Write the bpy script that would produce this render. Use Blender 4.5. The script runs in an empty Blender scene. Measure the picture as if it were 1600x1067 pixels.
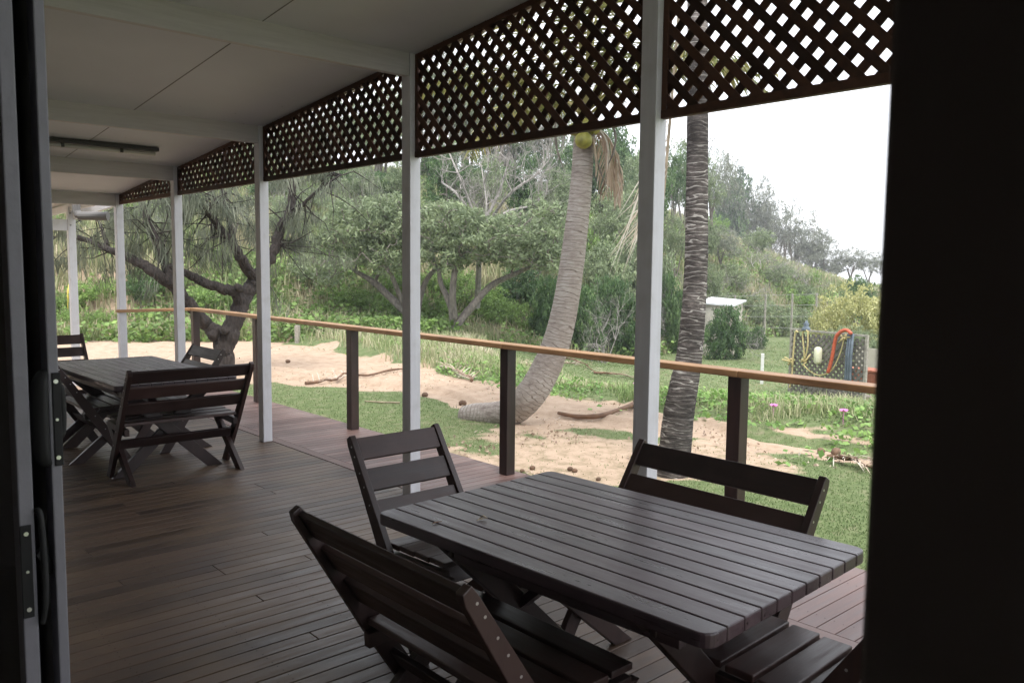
import bpy, math, random
import numpy as np
from mathutils import Vector, Matrix
random.seed(7); RNG = np.random.default_rng(11)
SC = bpy.context.scene; COL = SC.collection
# ---------------------------------------------------------------- camera
FPX = 1293.7
CP = np.array([0., 0., 1.62])
_y, _p, _r = math.radians(48.208), math.radians(5.133), math.radians(0.578)
FW = np.array([math.cos(_y)*math.cos(_p), math.sin(_y)*math.cos(_p), -math.sin(_p)])
_r0 = np.array([math.sin(_y), -math.cos(_y), 0.]); _u0 = np.cross(_r0, FW)
RT = math.cos(_r)*_r0 + math.sin(_r)*_u0
UP = -math.sin(_r)*_r0 + math.cos(_r)*_u0
cam = bpy.data.cameras.new('camera'); camo = bpy.data.objects.new('camera', cam); COL.objects.link(camo)
cam.sensor_width = 36; cam.lens = FPX/1600*36; cam.clip_start = .02; cam.clip_end = 1000
m = Matrix.Identity(4)
for i in range(3): m[i][0], m[i][1], m[i][2], m[i][3] = RT[i], UP[i], -FW[i], CP[i]
camo.matrix_world = m
cam.dof.use_dof = True; cam.dof.focus_distance = 7.0; cam.dof.aperture_fstop = 12
SC.camera = camo
# ---------------------------------------------------------------- world, sun, exposure
SUN_EL, SUN_ROT = math.radians(58), math.radians(205)
w = bpy.data.worlds.new('World'); SC.world = w; w.use_nodes = True
nt = w.node_tree; bg = nt.nodes['Background']
sky = nt.nodes.new('ShaderNodeTexSky'); sky.sky_type = 'NISHITA'; sky.sun_disc = False
sky.sun_elevation = SUN_EL; sky.sun_rotation = SUN_ROT; sky.dust_density = 3; sky.altitude = 0
mx = nt.nodes.new('ShaderNodeMix'); mx.data_type = 'RGBA'; mx.inputs[0].default_value = .86
mx.inputs[7].default_value = (8.6, 8.75, 9.2, 1)          # overcast cloud layer, much the same all over the sky
nt.links.new(sky.outputs[0], mx.inputs[6]); nt.links.new(mx.outputs[2], bg.inputs[0])
bg.inputs[1].default_value = .1
sl = bpy.data.lights.new('sun', 'SUN'); sl.energy = 1.3; sl.angle = math.radians(14); sl.color = (1, .96, .9)
so = bpy.data.objects.new('sun', sl); COL.objects.link(so)
SDIR = Vector((.05*0-.25, -.55, 1.25)).normalized()       # towards the sun
so.rotation_euler = SDIR.to_track_quat('Z', 'Y').to_euler()
sky.sun_elevation = math.asin(SDIR.z); sky.sun_rotation = math.atan2(SDIR.x, SDIR.y)
SC.view_settings.view_transform = 'Standard'; SC.view_settings.look = 'None'
SC.view_settings.exposure = 1.42; SC.view_settings.gamma = 1
SC.render.engine = 'CYCLES'

# ---------------------------------------------------------------- placing helpers
def ray(x, y): return FW + (x-800)/FPX*RT - (y-533.5)/FPX*UP
def at_z(x, y, z): d = ray(x, y); return CP + d*(z-CP[2])/d[2]
def at_d(x, y, D): return CP + ray(x, y)*D                      # D = depth in metres along the view axis
def th(x, y): return math.degrees(math.atan2(y, x))
def sstep(a, b, x): t = np.clip((x-a)/(b-a), 0, 1); return t*t*(3-2*t)
_perm = RNG.random((64, 64))
def vnoise(x, y):
    xi = np.floor(x).astype(int); yi = np.floor(y).astype(int); fx = x-xi; fy = y-yi
    fx = fx*fx*(3-2*fx); fy = fy*fy*(3-2*fy)
    g = lambda a, b: _perm[a % 64, b % 64]
    return (g(xi, yi)*(1-fx)+g(xi+1, yi)*fx)*(1-fy) + (g(xi, yi+1)*(1-fx)+g(xi+1, yi+1)*fx)*fy - .5
def fbm(x, y, o=4):
    s = 0; a = 1
    for k in range(o): s = s + a*vnoise(x*2**k+17.3*k, y*2**k+5.1*k); a *= .5
    return s
TT = [0, 20, 24, 30, 35, 40, 48, 56, 65, 78, 100, 180]
FOOT = [70, 60, 50, 38, 31, 25, 22.5, 21.5, 21.5, 23, 24, 26]
CAPT = [0, 20, 26, 30, 34.5, 37, 40, 48, 60, 100, 180]
CAPV = [-.7, -.6, .4, 2.0, 4.7, 6.2, 7.6, 9.2, 10, 10, 10]
# edges of the sand track, as photo points lying on the ground plane
NEAR = [(60, 640), (250, 615), (420, 595), (560, 609), (700, 630), (760, 652), (850, 668), (930, 672), (1010, 690), (1100, 682), (1180, 702), (1360, 738), (1600, 800)]
FAR = [(60, 520), (150, 512), (250, 512), (330, 520), (430, 532), (560, 556), (650, 572), (760, 590), (870, 597), (960, 605), (1010, 628), (1100, 642), (1200, 660), (1360, 690), (1600, 735)]
def edge(pts):
    P = [at_z(a, b, -.2) for a, b in pts]
    t = np.array([th(p[0], p[1]) for p in P]); d = np.array([math.hypot(p[0], p[1]) for p in P])
    o = np.argsort(t); return t[o], d[o]
NT, ND = edge(NEAR); FT, FD = edge(FAR)
def terr(x, y):
    x = np.asarray(x, float); y = np.asarray(y, float)
    d = np.hypot(x, y); t = np.degrees(np.arctan2(y, x))
    foot = np.interp(t, TT, FOOT); cap = np.interp(t, CAPT, CAPV)
    wR = sstep(54, 40, t) if False else 1-sstep(40, 54, t)
    base = -.2 + wR*(-.72*sstep(9.5, 17.5, d) - .25*sstep(17, 30, d))
    c = np.maximum(cap-base, .05); s = np.maximum(d-foot, 0)
    s = s*sstep(0, 4, s)
    rise = c*(1-np.exp(-s*.46/c))
    rise = rise*(1-.8*sstep(34, 70, d-foot))
    z = base + rise
    fd = np.interp(t, FT, FD); nd = np.interp(t, NT, ND)
    bank = .16*sstep(-.1, .9, d-fd)*(1-sstep(3, 7, d-fd))       # low bank on the far side of the track
    z = z + bank + .10*fbm(x*.5, y*.5)*sstep(8, 16, d) + .5*fbm(x*.16, y*.16)*sstep(0, 8, d-foot)
    insand = sstep(-.2, .5, d-nd)*(1-sstep(-.3, .4, d-fd))
    u = d-nd
    ruts = -.06*np.exp(-((u-.9)/.2)**2) - .06*np.exp(-((u-2.3)/.2)**2) + .03*np.exp(-((u-1.25)/.12)**2) + .03*np.exp(-((u-1.95)/.12)**2) + .03*fbm(x*3, y*3)
    z = z + insand*(ruts-.02) + .012*vnoise(x*2.2, y*2.2)
    return z
def sandw(x, y):
    d = np.hypot(x, y); t = np.degrees(np.arctan2(y, x))
    n = fbm(x*1.3, y*1.3); fd = np.interp(t, FT, FD); nd = np.interp(t, NT, ND)
    s = sstep(-.25, .25, d-nd+.7*n)*(1-sstep(-.3, .3, d-fd+(1.1+1.1*sstep(55, 68, t))*n))
    # strip of turf inside the track on the right
    s = s*(1-sstep(.0, .35, .6-np.abs(d-nd-1.15)+.5*n)*sstep(36, 31, t)) if False else s*(1-(1-sstep(31, 34, t))*sstep(0, .3, .42-np.abs(d-nd-1.0)+.4*n))
    bare = sstep(0, .3, 1.25-np.hypot((x-5.9)/1.35, (y-5.1)/1.25)+.9*n)   # worn patch beside the deck and round the palm
    return np.clip(np.maximum(s, bare*.62), 0, 1), s
def T(px, py):                                                    # the point of the terrain seen at a photo point
    d = ray(px, py); n = math.hypot(d[0], d[1]); ts = np.linspace(4, 95, 1800)/n
    P = CP[None] + d[None]*ts[:, None]; h = terr(P[:, 0], P[:, 1]); k = np.argmax(P[:, 2] < h)
    if not (P[:, 2] < h).any(): k = len(ts)-1
    return np.array([P[k, 0], P[k, 1], h[k]])
def on(x, y): return np.array([x, y, float(terr(x, y))])
def ground_at(px, D):                                             # terrain below the photo column px at depth D
    p = at_d(px, 420, D); return on(p[0], p[1])

# ---------------------------------------------------------------- materials
def mat(name): 
    m = bpy.data.materials.new(name); m.use_nodes = True; return m, m.node_tree, m.node_tree.nodes['Principled BSDF']
def nd(nt, t, **k):
    n = nt.nodes.new(t)
    for a, b in k.items():
        if a.startswith('i_'): n.inputs[a[2:].replace('_', ' ')].default_value = b
        else: setattr(n, a, b)
    return n
def ramp(nt, stops):
    r = nt.nodes.new('ShaderNodeValToRGB'); e = r.color_ramp.elements
    while len(e) < len(stops): e.new(.5)
    for k, (p, c) in enumerate(stops): e[k].position = p; e[k].color = (*c, 1)
    return r
def L(nt, a, b): nt.links.new(a, b)
def coords(nt, kind, scale):
    tc = nd(nt, 'ShaderNodeTexCoord'); mp = nd(nt, 'ShaderNodeMapping'); mp.inputs['Scale'].default_value = scale
    L(nt, tc.outputs[kind], mp.inputs[0]); return mp.outputs[0]
def wood(name, c1, c2, scale, rough=(.35, .6), bump=.15, tonew=.5, spec=.5, wear=None, kind='Object'):
    m, nt, b = mat(name); v = coords(nt, kind, scale)
    n = nd(nt, 'ShaderNodeTexNoise'); n.inputs['Scale'].default_value = 1; n.inputs['Detail'].default_value = 6; n.inputs['Roughness'].default_value = .65
    L(nt, v, n.inputs['Vector'])
    at = nd(nt, 'ShaderNodeAttribute', attribute_name='tone')
    mxx = nd(nt, 'ShaderNodeMath', operation='MULTIPLY_ADD'); mxx.inputs[1].default_value = tonew; L(nt, at.outputs['Fac'], mxx.inputs[0]); L(nt, n.outputs['Fac'], mxx.inputs[2])
    sub = nd(nt, 'ShaderNodeMath', operation='SUBTRACT'); sub.inputs[1].default_value = tonew*.5; L(nt, mxx.outputs[0], sub.inputs[0])
    r = ramp(nt, [(.28, c1), (.72, c2)]); L(nt, sub.outputs[0], r.inputs[0]); out = r.outputs[0]
    if wear:
        n2 = nd(nt, 'ShaderNodeTexNoise'); n2.inputs['Scale'].default_value = wear[1]; n2.inputs['Detail'].default_value = 5
        v2 = coords(nt, kind, (1, 1, 1)); L(nt, v2, n2.inputs['Vector'])
        rr = nd(nt, 'ShaderNodeMapRange'); rr.inputs[1].default_value = .5; rr.inputs[2].default_value = .68; rr.inputs[4].default_value = wear[2]; L(nt, n2.outputs['Fac'], rr.inputs[0])
        mm = nd(nt, 'ShaderNodeMix', data_type='RGBA'); L(nt, rr.outputs[0], mm.inputs[0]); L(nt, out, mm.inputs[6]); mm.inputs[7].default_value = (*wear[0], 1); out = mm.outputs[2]
    L(nt, out, b.inputs['Base Color'])
    q = nd(nt, 'ShaderNodeMapRange'); q.inputs[1].default_value = .3; q.inputs[2].default_value = .7; q.inputs[3].default_value = rough[0]; q.inputs[4].default_value = rough[1]
    L(nt, n.outputs['Fac'], q.inputs[0]); L(nt, q.outputs[0], b.inputs['Roughness']); b.inputs['Specular IOR Level'].default_value = spec
    bp = nd(nt, 'ShaderNodeBump'); bp.inputs['Strength'].default_value = bump; bp.inputs['Distance'].default_value = .004
    L(nt, n.outputs['Fac'], bp.inputs['Height']); L(nt, bp.outputs[0], b.inputs['Normal']); return m
M = {}
M['stain_x'] = wood('dark_stain_x', (.017, .0085, .008), (.045, .022, .019), (4, 40, 40), (.3, .55), .2, .5, .5, ((.10, .065, .06), 6, .25))
M['stain_y'] = wood('dark_stain_y', (.028, .016, .020), (.066, .040, .047), (40, 3, 40), (.24, .46), .2, .35, .6, ((.13, .10, .105), 5, .3))
M['stain_z'] = wood('dark_stain_z', (.017, .0085, .008), (.042, .021, .018), (30, 30, 5), (.3, .5), .12)
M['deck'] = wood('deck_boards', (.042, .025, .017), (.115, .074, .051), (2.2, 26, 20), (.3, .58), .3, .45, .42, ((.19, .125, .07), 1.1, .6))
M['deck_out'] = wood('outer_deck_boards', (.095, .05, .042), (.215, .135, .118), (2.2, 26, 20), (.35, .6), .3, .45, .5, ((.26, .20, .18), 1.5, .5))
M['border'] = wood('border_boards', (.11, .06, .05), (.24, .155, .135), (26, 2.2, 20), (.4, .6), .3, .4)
M['white'] = wood('white_paint', (.64, .64, .67), (.72, .72, .75), (35, 35, 2.5), (.4, .6), .5, .05, .4, ((.52, .51, .5), 9, .35))
M['beam'] = wood('cream_paint', (.47, .44, .44), (.58, .55, .55), (2.5, 40, 40), (.5, .65), .5, .05, .3)
M['lattice'] = wood('lattice_stain', (.03, .013, .008), (.09, .04, .024), (25, 25, 25), (.5, .75), .3, .6, .3)
M['oak'] = wood('honey_handrail', (.22, .115, .052), (.44, .26, .13), (30, 2.5, 30), (.4, .6), .25, .2, .4, ((.10, .045, .02), 2.3, .5))
M['oakx'] = wood('honey_handrail_x', (.22, .115, .052), (.43, .25, .125), (2.5, 30, 30), (.4, .6), .25, .2, .4)
def plain(name, c, rough=.6, metal=0, nz=0.0, sc=8):
    m, nt, b = mat(name); b.inputs['Roughness'].default_value = rough; b.inputs['Metallic'].default_value = metal
    if nz:
        v = coords(nt, 'Object', (1, 1, 1)); n = nd(nt, 'ShaderNodeTexNoise'); n.inputs['Scale'].default_value = sc; n.inputs['Detail'].default_value = 6; L(nt, v, n.inputs['Vector'])
        r = ramp(nt, [(.3, tuple(x*(1-nz) for x in c)), (.7, tuple(min(1, x*(1+nz)) for x in c))]); L(nt, n.outputs['Fac'], r.inputs[0]); L(nt, r.outputs[0], b.inputs['Base Color'])
        bp = nd(nt, 'ShaderNodeBump'); bp.inputs['Strength'].default_value = .3; bp.inputs['Distance'].default_value = .01; L(nt, n.outputs['Fac'], bp.inputs['Height']); L(nt, bp.outputs[0], b.inputs['Normal'])
    else: b.inputs['Base Color'].default_value = (*c, 1)
    return m
M['ceiling'] = plain('ceiling_sheet', (.60, .605, .65), .6, 0, .06, 1.3)
M['joint'] = plain('joint_grey', (.16, .15, .145), .8)  # dark grey of the thin ceiling joint strips
M['pipe'] = plain('shaded_pipe_paint', (.17, .165, .16), .6)  # pipe grey darkened to carry the shade under the roof end
M['cover'] = plain('cover_strip', (.50, .49, .47), .6)
M['alu'] = plain('powdercoat', (.17, .165, .185), .5, 0, .06, 20)
M['black'] = plain('black_plastic', (.006, .006, .006), .75)
M['steel'] = plain('screw_steel', (.6, .6, .6), .3, 1)
M['room'] = plain('room_paint', (.5, .47, .44), .8)
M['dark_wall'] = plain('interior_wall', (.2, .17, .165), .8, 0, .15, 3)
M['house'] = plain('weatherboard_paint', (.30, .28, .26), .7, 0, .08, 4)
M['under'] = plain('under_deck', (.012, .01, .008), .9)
M['light_body'] = plain('batten_light_metal', (.05, .05, .052), .5)
M['tube'] = plain('lamp_diffuser', (.45, .44, .42), .35)
M['sheet_white'] = plain('shed_roof', (.58, .60, .61), .5)
M['shed'] = plain('shed_cladding', (.46, .42, .35), .6, 0, .06, 3)
M['shed_door'] = plain('shed_door', (.55, .52, .44), .6, 0, .05, 3)
M['rope'] = plain('yellow_rope', (.50, .42, .20), .8, 0, .25, 60)
M['orange'] = plain('orange_hose', (.50, .10, .045), .55, 0, .15, 20)
M['cloth'] = plain('grey_blue_cloth', (.12, .15, .18), .9, 0, .2, 12)
M['float'] = plain('cream_float', (.66, .66, .48), .5, 0, .12, 10)
M['brick'] = plain('terracotta', (.32, .11, .06), .8, 0, .25, 20)
M['galv'] = plain('galvanised', (.26, .26, .25), .6, 0, .2, 10)
M['stake'] = plain('white_stake', (.66, .66, .64), .7, 0, .1, 20)
M['weathered'] = plain('weathered_post', (.30, .28, .24), .85, 0, .3, 20)
M['grey_wood'] = plain('driftwood', (.20, .17, .15), .85, 0, .4, 9)
M['husk'] = plain('coconut_husk', (.16, .10, .065), .9, 0, .4, 14)
M['coconut'] = plain('green_yellow_coconut', (.23, .22, .04), .5, 0, .45, 12)
M['flower'] = plain('pink_flower', (.62, .22, .48), .6)
M['yellow'] = plain('yellow_flower', (.70, .55, .10), .6, 0, .2, 20)
M['dry'] = plain('dry_frond', (.33, .27, .19), .85, 0, .35, 8)
M['dryb'] = plain('dry_stem', (.15, .085, .05), .8, 0, .35, 8)
M['greyfence'] = plain('grey_fence_lattice', (.15, .14, .12), .85, 0, .3, 6)
M['bark_dark'] = plain('casuarina_bark', (.036, .029, .026), .95, 0, .6, 14)
M['bark_grey'] = plain('grey_bark', (.17, .15, .13), .9, 0, .4, 9)
M['bark_dead'] = plain('dead_branch', (.30, .28, .26), .9, 0, .3, 9)
M['glass'] = plain('door_glass', (.01, .012, .014), .05)
for k_, d_ in (('bark_dark', .05), ('bark_grey', .03)):
    for n_ in M[k_].node_tree.nodes:
        if n_.type == 'BUMP': n_.inputs['Distance'].default_value = d_; n_.inputs['Strength'].default_value = .8
        if n_.type == 'MAPPING': n_.inputs['Scale'].default_value = (2.2, 2.2, .7)
def palmbark(name, ring, body, freq, lw, warp=.05, bump=.5):
    # body: colour stops of the mottled bark; ring: colour of the thin uneven leaf scars every 1/freq metres
    m, nt, b = mat(name); at = nd(nt, 'ShaderNodeAttribute', attribute_name='along')
    v = coords(nt, 'Object', (1, 1, 1)); n = nd(nt, 'ShaderNodeTexNoise'); n.inputs['Scale'].default_value = 6; n.inputs['Detail'].default_value = 8; n.inputs['Roughness'].default_value = .62; L(nt, v, n.inputs['Vector'])
    ma = nd(nt, 'ShaderNodeMath', operation='MULTIPLY_ADD'); ma.inputs[1].default_value = warp*5; vw = coords(nt, 'Object', (2.6, 2.6, 11)); nw = nd(nt, 'ShaderNodeTexNoise'); nw.inputs['Scale'].default_value = 1; nw.inputs['Detail'].default_value = 2.5; L(nt, vw, nw.inputs['Vector']); L(nt, nw.outputs['Fac'], ma.inputs[0]); L(nt, at.outputs['Fac'], ma.inputs[2])
    mu = nd(nt, 'ShaderNodeMath', operation='MULTIPLY'); mu.inputs[1].default_value = freq; L(nt, ma.outputs[0], mu.inputs[0])
    fr = nd(nt, 'ShaderNodeMath', operation='FRACT'); L(nt, mu.outputs[0], fr.inputs[0])
    vs = coords(nt, 'Object', (9, 9, 42)); n2 = nd(nt, 'ShaderNodeTexNoise'); n2.inputs['Scale'].default_value = 1; n2.inputs['Detail'].default_value = 8; n2.inputs['Roughness'].default_value = .75; L(nt, vs, n2.inputs['Vector'])
    n3 = nd(nt, 'ShaderNodeTexNoise'); n3.inputs['Scale'].default_value = 2.2; n3.inputs['Detail'].default_value = 5; L(nt, v, n3.inputs['Vector'])
    mixn = nd(nt, 'ShaderNodeMath', operation='MULTIPLY_ADD'); mixn.inputs[1].default_value = .55; L(nt, n3.outputs['Fac'], mixn.inputs[0]); L(nt, n2.outputs['Fac'], mixn.inputs[2])
    r = ramp(nt, [(k/(len(body)-1)*.36+.58, c) for k, c in enumerate(body)]); L(nt, mixn.outputs[0], r.inputs[0])
    wdt = nd(nt, 'ShaderNodeMath', operation='MULTIPLY_ADD'); wdt.inputs[1].default_value = -lw*4.2; wdt.inputs[2].default_value = 1+lw*1.25; L(nt, n2.outputs['Fac'], wdt.inputs[0])
    gt = nd(nt, 'ShaderNodeMath', operation='SUBTRACT'); L(nt, fr.outputs[0], gt.inputs[0]); L(nt, wdt.outputs[0], gt.inputs[1])
    mr = nd(nt, 'ShaderNodeMapRange'); mr.inputs[1].default_value = -.07; mr.inputs[2].default_value = .05; L(nt, gt.outputs[0], mr.inputs[0])
    mm = nd(nt, 'ShaderNodeMix', data_type='RGBA'); fade = nd(nt, 'ShaderNodeMapRange'); fade.inputs[1].default_value = .36; fade.inputs[2].default_value = .56; fade.inputs[3].default_value = .15; L(nt, n3.outputs['Fac'], fade.inputs[0]); fm = nd(nt, 'ShaderNodeMath', operation='MULTIPLY'); L(nt, mr.outputs[0], fm.inputs[0]); L(nt, fade.outputs[0], fm.inputs[1]); L(nt, fm.outputs[0], mm.inputs[0]); L(nt, r.outputs[0], mm.inputs[6]); mm.inputs[7].default_value = (*ring, 1)
    L(nt, mm.outputs[2], b.inputs['Base Color']); b.inputs['Roughness'].default_value = .92; b.inputs['Specular IOR Level'].default_value = .2
    hs = nd(nt, 'ShaderNodeMath', operation='MULTIPLY_ADD'); hs.inputs[1].default_value = .5; L(nt, fr.outputs[0], hs.inputs[0]); L(nt, n2.outputs['Fac'], hs.inputs[2])
    bp = nd(nt, 'ShaderNodeBump'); bp.inputs['Strength'].default_value = bump; bp.inputs['Distance'].default_value = .014; L(nt, hs.outputs[0], bp.inputs['Height']); L(nt, bp.outputs[0], b.inputs['Normal']); return m
M['palm_light'] = palmbark('light_palm_bark', (.15, .12, .10), [(.17, .14, .125), (.29, .25, .225), (.36, .325, .295), (.44, .41, .38)], 21, .15, .022)
M['palm_dark'] = palmbark('dark_ringed_palm_bark', (.42, .40, .37), [(.030, .027, .026), (.056, .049, .046), (.10, .088, .082), (.24, .21, .195)], 22, .17, .04, .7)
def leaf(name, cols, rough=.55, trans=.3):
    m, nt, b = mat(name)
    at = nd(nt, 'ShaderNodeAttribute', attribute_name='tone'); oi = nd(nt, 'ShaderNodeObjectInfo')
    ma = nd(nt, 'ShaderNodeMath', operation='MULTIPLY_ADD'); ma.inputs[1].default_value = .16; L(nt, oi.outputs['Random'], ma.inputs[0]); L(nt, at.outputs['Fac'], ma.inputs[2])
    sb = nd(nt, 'ShaderNodeMath', operation='SUBTRACT'); sb.inputs[1].default_value = .08; L(nt, ma.outputs[0], sb.inputs[0])
    r = ramp(nt, [(k/(len(cols)-1), c) for k, c in enumerate(cols)]); L(nt, sb.outputs[0], r.inputs[0])
    L(nt, r.outputs[0], b.inputs['Base Color']); b.inputs['Roughness'].default_value = rough; b.inputs['Specular IOR Level'].default_value = .3
    tr = nd(nt, 'ShaderNodeBsdfTranslucent'); L(nt, r.outputs[0], tr.inputs['Color'])
    ms = nd(nt, 'ShaderNodeMixShader'); ms.inputs[0].default_value = trans
    out = nt.nodes['Material Output']; L(nt, b.outputs[0], ms.inputs[1]); L(nt, tr.outputs[0], ms.inputs[2]); L(nt, ms.outputs[0], out.inputs[0]); return m
M['lf_banksia'] = leaf('banksia_leaf', [(0.114, 0.147, 0.082), (0.194, 0.245, 0.140), (0.267, 0.327, 0.182), (0.373, 0.442, 0.247)])
M['lf_dark'] = leaf('dark_leaf', [(0.042, 0.084, 0.034), (0.067, 0.125, 0.051), (0.120, 0.202, 0.078), (0.203, 0.302, 0.122)])
M['lf_bright'] = leaf('bright_leaf', [(0.108, 0.173, 0.055), (0.170, 0.268, 0.078), (0.246, 0.378, 0.111), (0.369, 0.520, 0.157)])
M['lf_ridge'] = leaf('ridge_leaf', [(0.141, 0.157, 0.129), (0.195, 0.219, 0.169), (0.266, 0.288, 0.219), (0.353, 0.368, 0.296)])
M['lf_cas'] = leaf('casuarina_needles', [(0.084, 0.099, 0.074), (0.131, 0.153, 0.109), (0.185, 0.207, 0.149), (0.246, 0.261, 0.198)])
M['lf_yellow'] = leaf('yellow_green_leaf', [(0.251, 0.274, 0.103), (0.433, 0.433, 0.182), (0.570, 0.559, 0.274), (0.620, 0.620, 0.376)])
M['lf_palm'] = leaf('palm_leaflet', [(0.092, 0.116, 0.033), (0.170, 0.189, 0.058), (0.277, 0.262, 0.091), (0.431, 0.365, 0.165)])
M['lf_drypalm'] = leaf('dry_palm_leaflet', [(0.246, 0.176, 0.132), (0.400, 0.307, 0.231), (0.554, 0.453, 0.364), (0.620, 0.598, 0.529)], .8, .15)
M['lf_vine'] = leaf('vine_leaf', [(0.097, 0.193, 0.049), (0.162, 0.288, 0.082), (0.243, 0.401, 0.116), (0.324, 0.481, 0.149)])
M['bl_lawn'] = leaf('lawn_blade', [(0.127, 0.189, 0.073), (0.187, 0.260, 0.109), (0.254, 0.315, 0.154), (0.406, 0.363, 0.237)], .7)
M['bl_hill'] = leaf('hill_grass_blade', [(0.146, 0.214, 0.078), (0.242, 0.291, 0.133), (0.380, 0.367, 0.220), (0.527, 0.459, 0.329)], .8)
M['bl_bank'] = leaf('bank_grass_blade', [(0.154, 0.245, 0.082), (0.262, 0.352, 0.140), (0.416, 0.429, 0.247), (0.585, 0.521, 0.381)], .8)
def groundmat():
    m, nt, b = mat('ground_sand_and_turf'); v = coords(nt, 'Object', (1, 1, 1))
    n = nd(nt, 'ShaderNodeTexNoise'); n.inputs['Scale'].default_value = 6; n.inputs['Detail'].default_value = 9; n.inputs['Roughness'].default_value = .7; L(nt, v, n.inputs['Vector'])
    n2 = nd(nt, 'ShaderNodeTexNoise'); n2.inputs['Scale'].default_value = .8; n2.inputs['Detail'].default_value = 6; L(nt, v, n2.inputs['Vector'])
    sd = ramp(nt, [(.2, (.24, .17, .12)), (.36, (.36, .265, .19)), (.5, (.43, .325, .24)), (.75, (.50, .39, .295))]); L(nt, n.outputs['Fac'], sd.inputs[0])
    gr = ramp(nt, [(.25, (.08, .11, .045)), (.5, (.14, .18, .08)), (.75, (.25, .23, .15))]); L(nt, n.outputs['Fac'], gr.inputs[0])
    hl = ramp(nt, [(.3, (.10, .12, .06)), (.5, (.19, .175, .11)), (.7, (.30, .24, .17))]); L(nt, n2.outputs['Fac'], hl.inputs[0])
    a1 = nd(nt, 'ShaderNodeAttribute', attribute_name='sand'); a2 = nd(nt, 'ShaderNodeAttribute', attribute_name='hill')
    m1 = nd(nt, 'ShaderNodeMix', data_type='RGBA'); L(nt, a2.outputs['Fac'], m1.inputs[0]); L(nt, gr.outputs[0], m1.inputs[6]); L(nt, hl.outputs[0], m1.inputs[7])
    ad = nd(nt, 'ShaderNodeMath', operation='MULTIPLY_ADD'); ad.inputs[1].default_value = .5; L(nt, n.outputs['Fac'], ad.inputs[0]); L(nt, a1.outputs['Fac'], ad.inputs[2])
    mr = nd(nt, 'ShaderNodeMapRange'); mr.inputs[1].default_value = .62; mr.inputs[2].default_value = .88; L(nt, ad.outputs[0], mr.inputs[0])
    m2 = nd(nt, 'ShaderNodeMix', data_type='RGBA'); L(nt, mr.outputs[0], m2.inputs[0]); L(nt, m1.outputs[2], m2.inputs[6]); L(nt, sd.outputs[0], m2.inputs[7])
    L(nt, m2.outputs[2], b.inputs['Base Color']); b.inputs['Roughness'].default_value = .95; b.inputs['Specular IOR Level'].default_value = .1
    bp = nd(nt, 'ShaderNodeBump'); bp.inputs['Strength'].default_value = .6; bp.inputs['Distance'].default_value = .03; L(nt, n.outputs['Fac'], bp.inputs['Height']); L(nt, bp.outputs[0], b.inputs['Normal']); return m
M['ground'] = groundmat()

# ---------------------------------------------------------------- object helpers
def link_mesh(name, V, F, material, parent=None, tone=None, smooth=False, attrs=None, bevel=0):
    V = np.asarray(V, np.float32).reshape(-1, 3); me = bpy.data.meshes.new(name)
    if isinstance(F, np.ndarray):
        n, k = F.shape; me.vertices.add(len(V)); me.vertices.foreach_set('co', V.ravel())
        me.loops.add(n*k); me.loops.foreach_set('vertex_index', F.astype(np.int32).ravel())
        me.polygons.add(n); me.polygons.foreach_set('loop_start', np.arange(0, n*k, k, dtype=np.int32)); me.update(calc_edges=True)
    else: me.from_pydata(V.tolist(), [], F)
    if tone is not None:
        a = me.attributes.new('tone', 'FLOAT', 'FACE'); a.data.foreach_set('value', np.asarray(tone, np.float32))
    for k, v in (attrs or {}).items():
        a = me.attributes.new(k, 'FLOAT', 'POINT'); a.data.foreach_set('value', np.asarray(v, np.float32))
    me.materials.append(material)
    if smooth: me.polygons.foreach_set('use_smooth', np.ones(len(me.polygons), bool))
    me.validate()
    o = bpy.data.objects.new(name, me); COL.objects.link(o)
    if parent: o.parent = parent
    if bevel:
        b = o.modifiers.new('bevel', 'BEVEL'); b.width = bevel; b.segments = 2; b.limit_method = 'ANGLE'
    return o
def tag(o, label=None, cat=None, group=None, kind=None):
    if label: o['label'] = label
    if cat: o['category'] = cat
    if group: o['group'] = group
    if kind: o['kind'] = kind
    return o
def empty(name, loc, rz=0, **k):
    o = bpy.data.objects.new(name, None); COL.objects.link(o); o.location = tuple(float(a) for a in loc); o.rotation_euler = (0, 0, rz); o.empty_display_size = .1
    return tag(o, **k)
def copy_thing(o, loc, rz=0, sc=1, label=None):
    c = o.copy(); COL.objects.link(c); c.location = tuple(float(a) for a in loc); c.rotation_euler = (0, 0, rz)
    c.scale = (sc, sc, sc) if not isinstance(sc, tuple) else sc
    if label: c['label'] = label
    for ch in list(o.children):
        d = ch.copy(); COL.objects.link(d); d.parent = c
        for g in list(ch.children): e = g.copy(); COL.objects.link(e); e.parent = d
    return c
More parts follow.
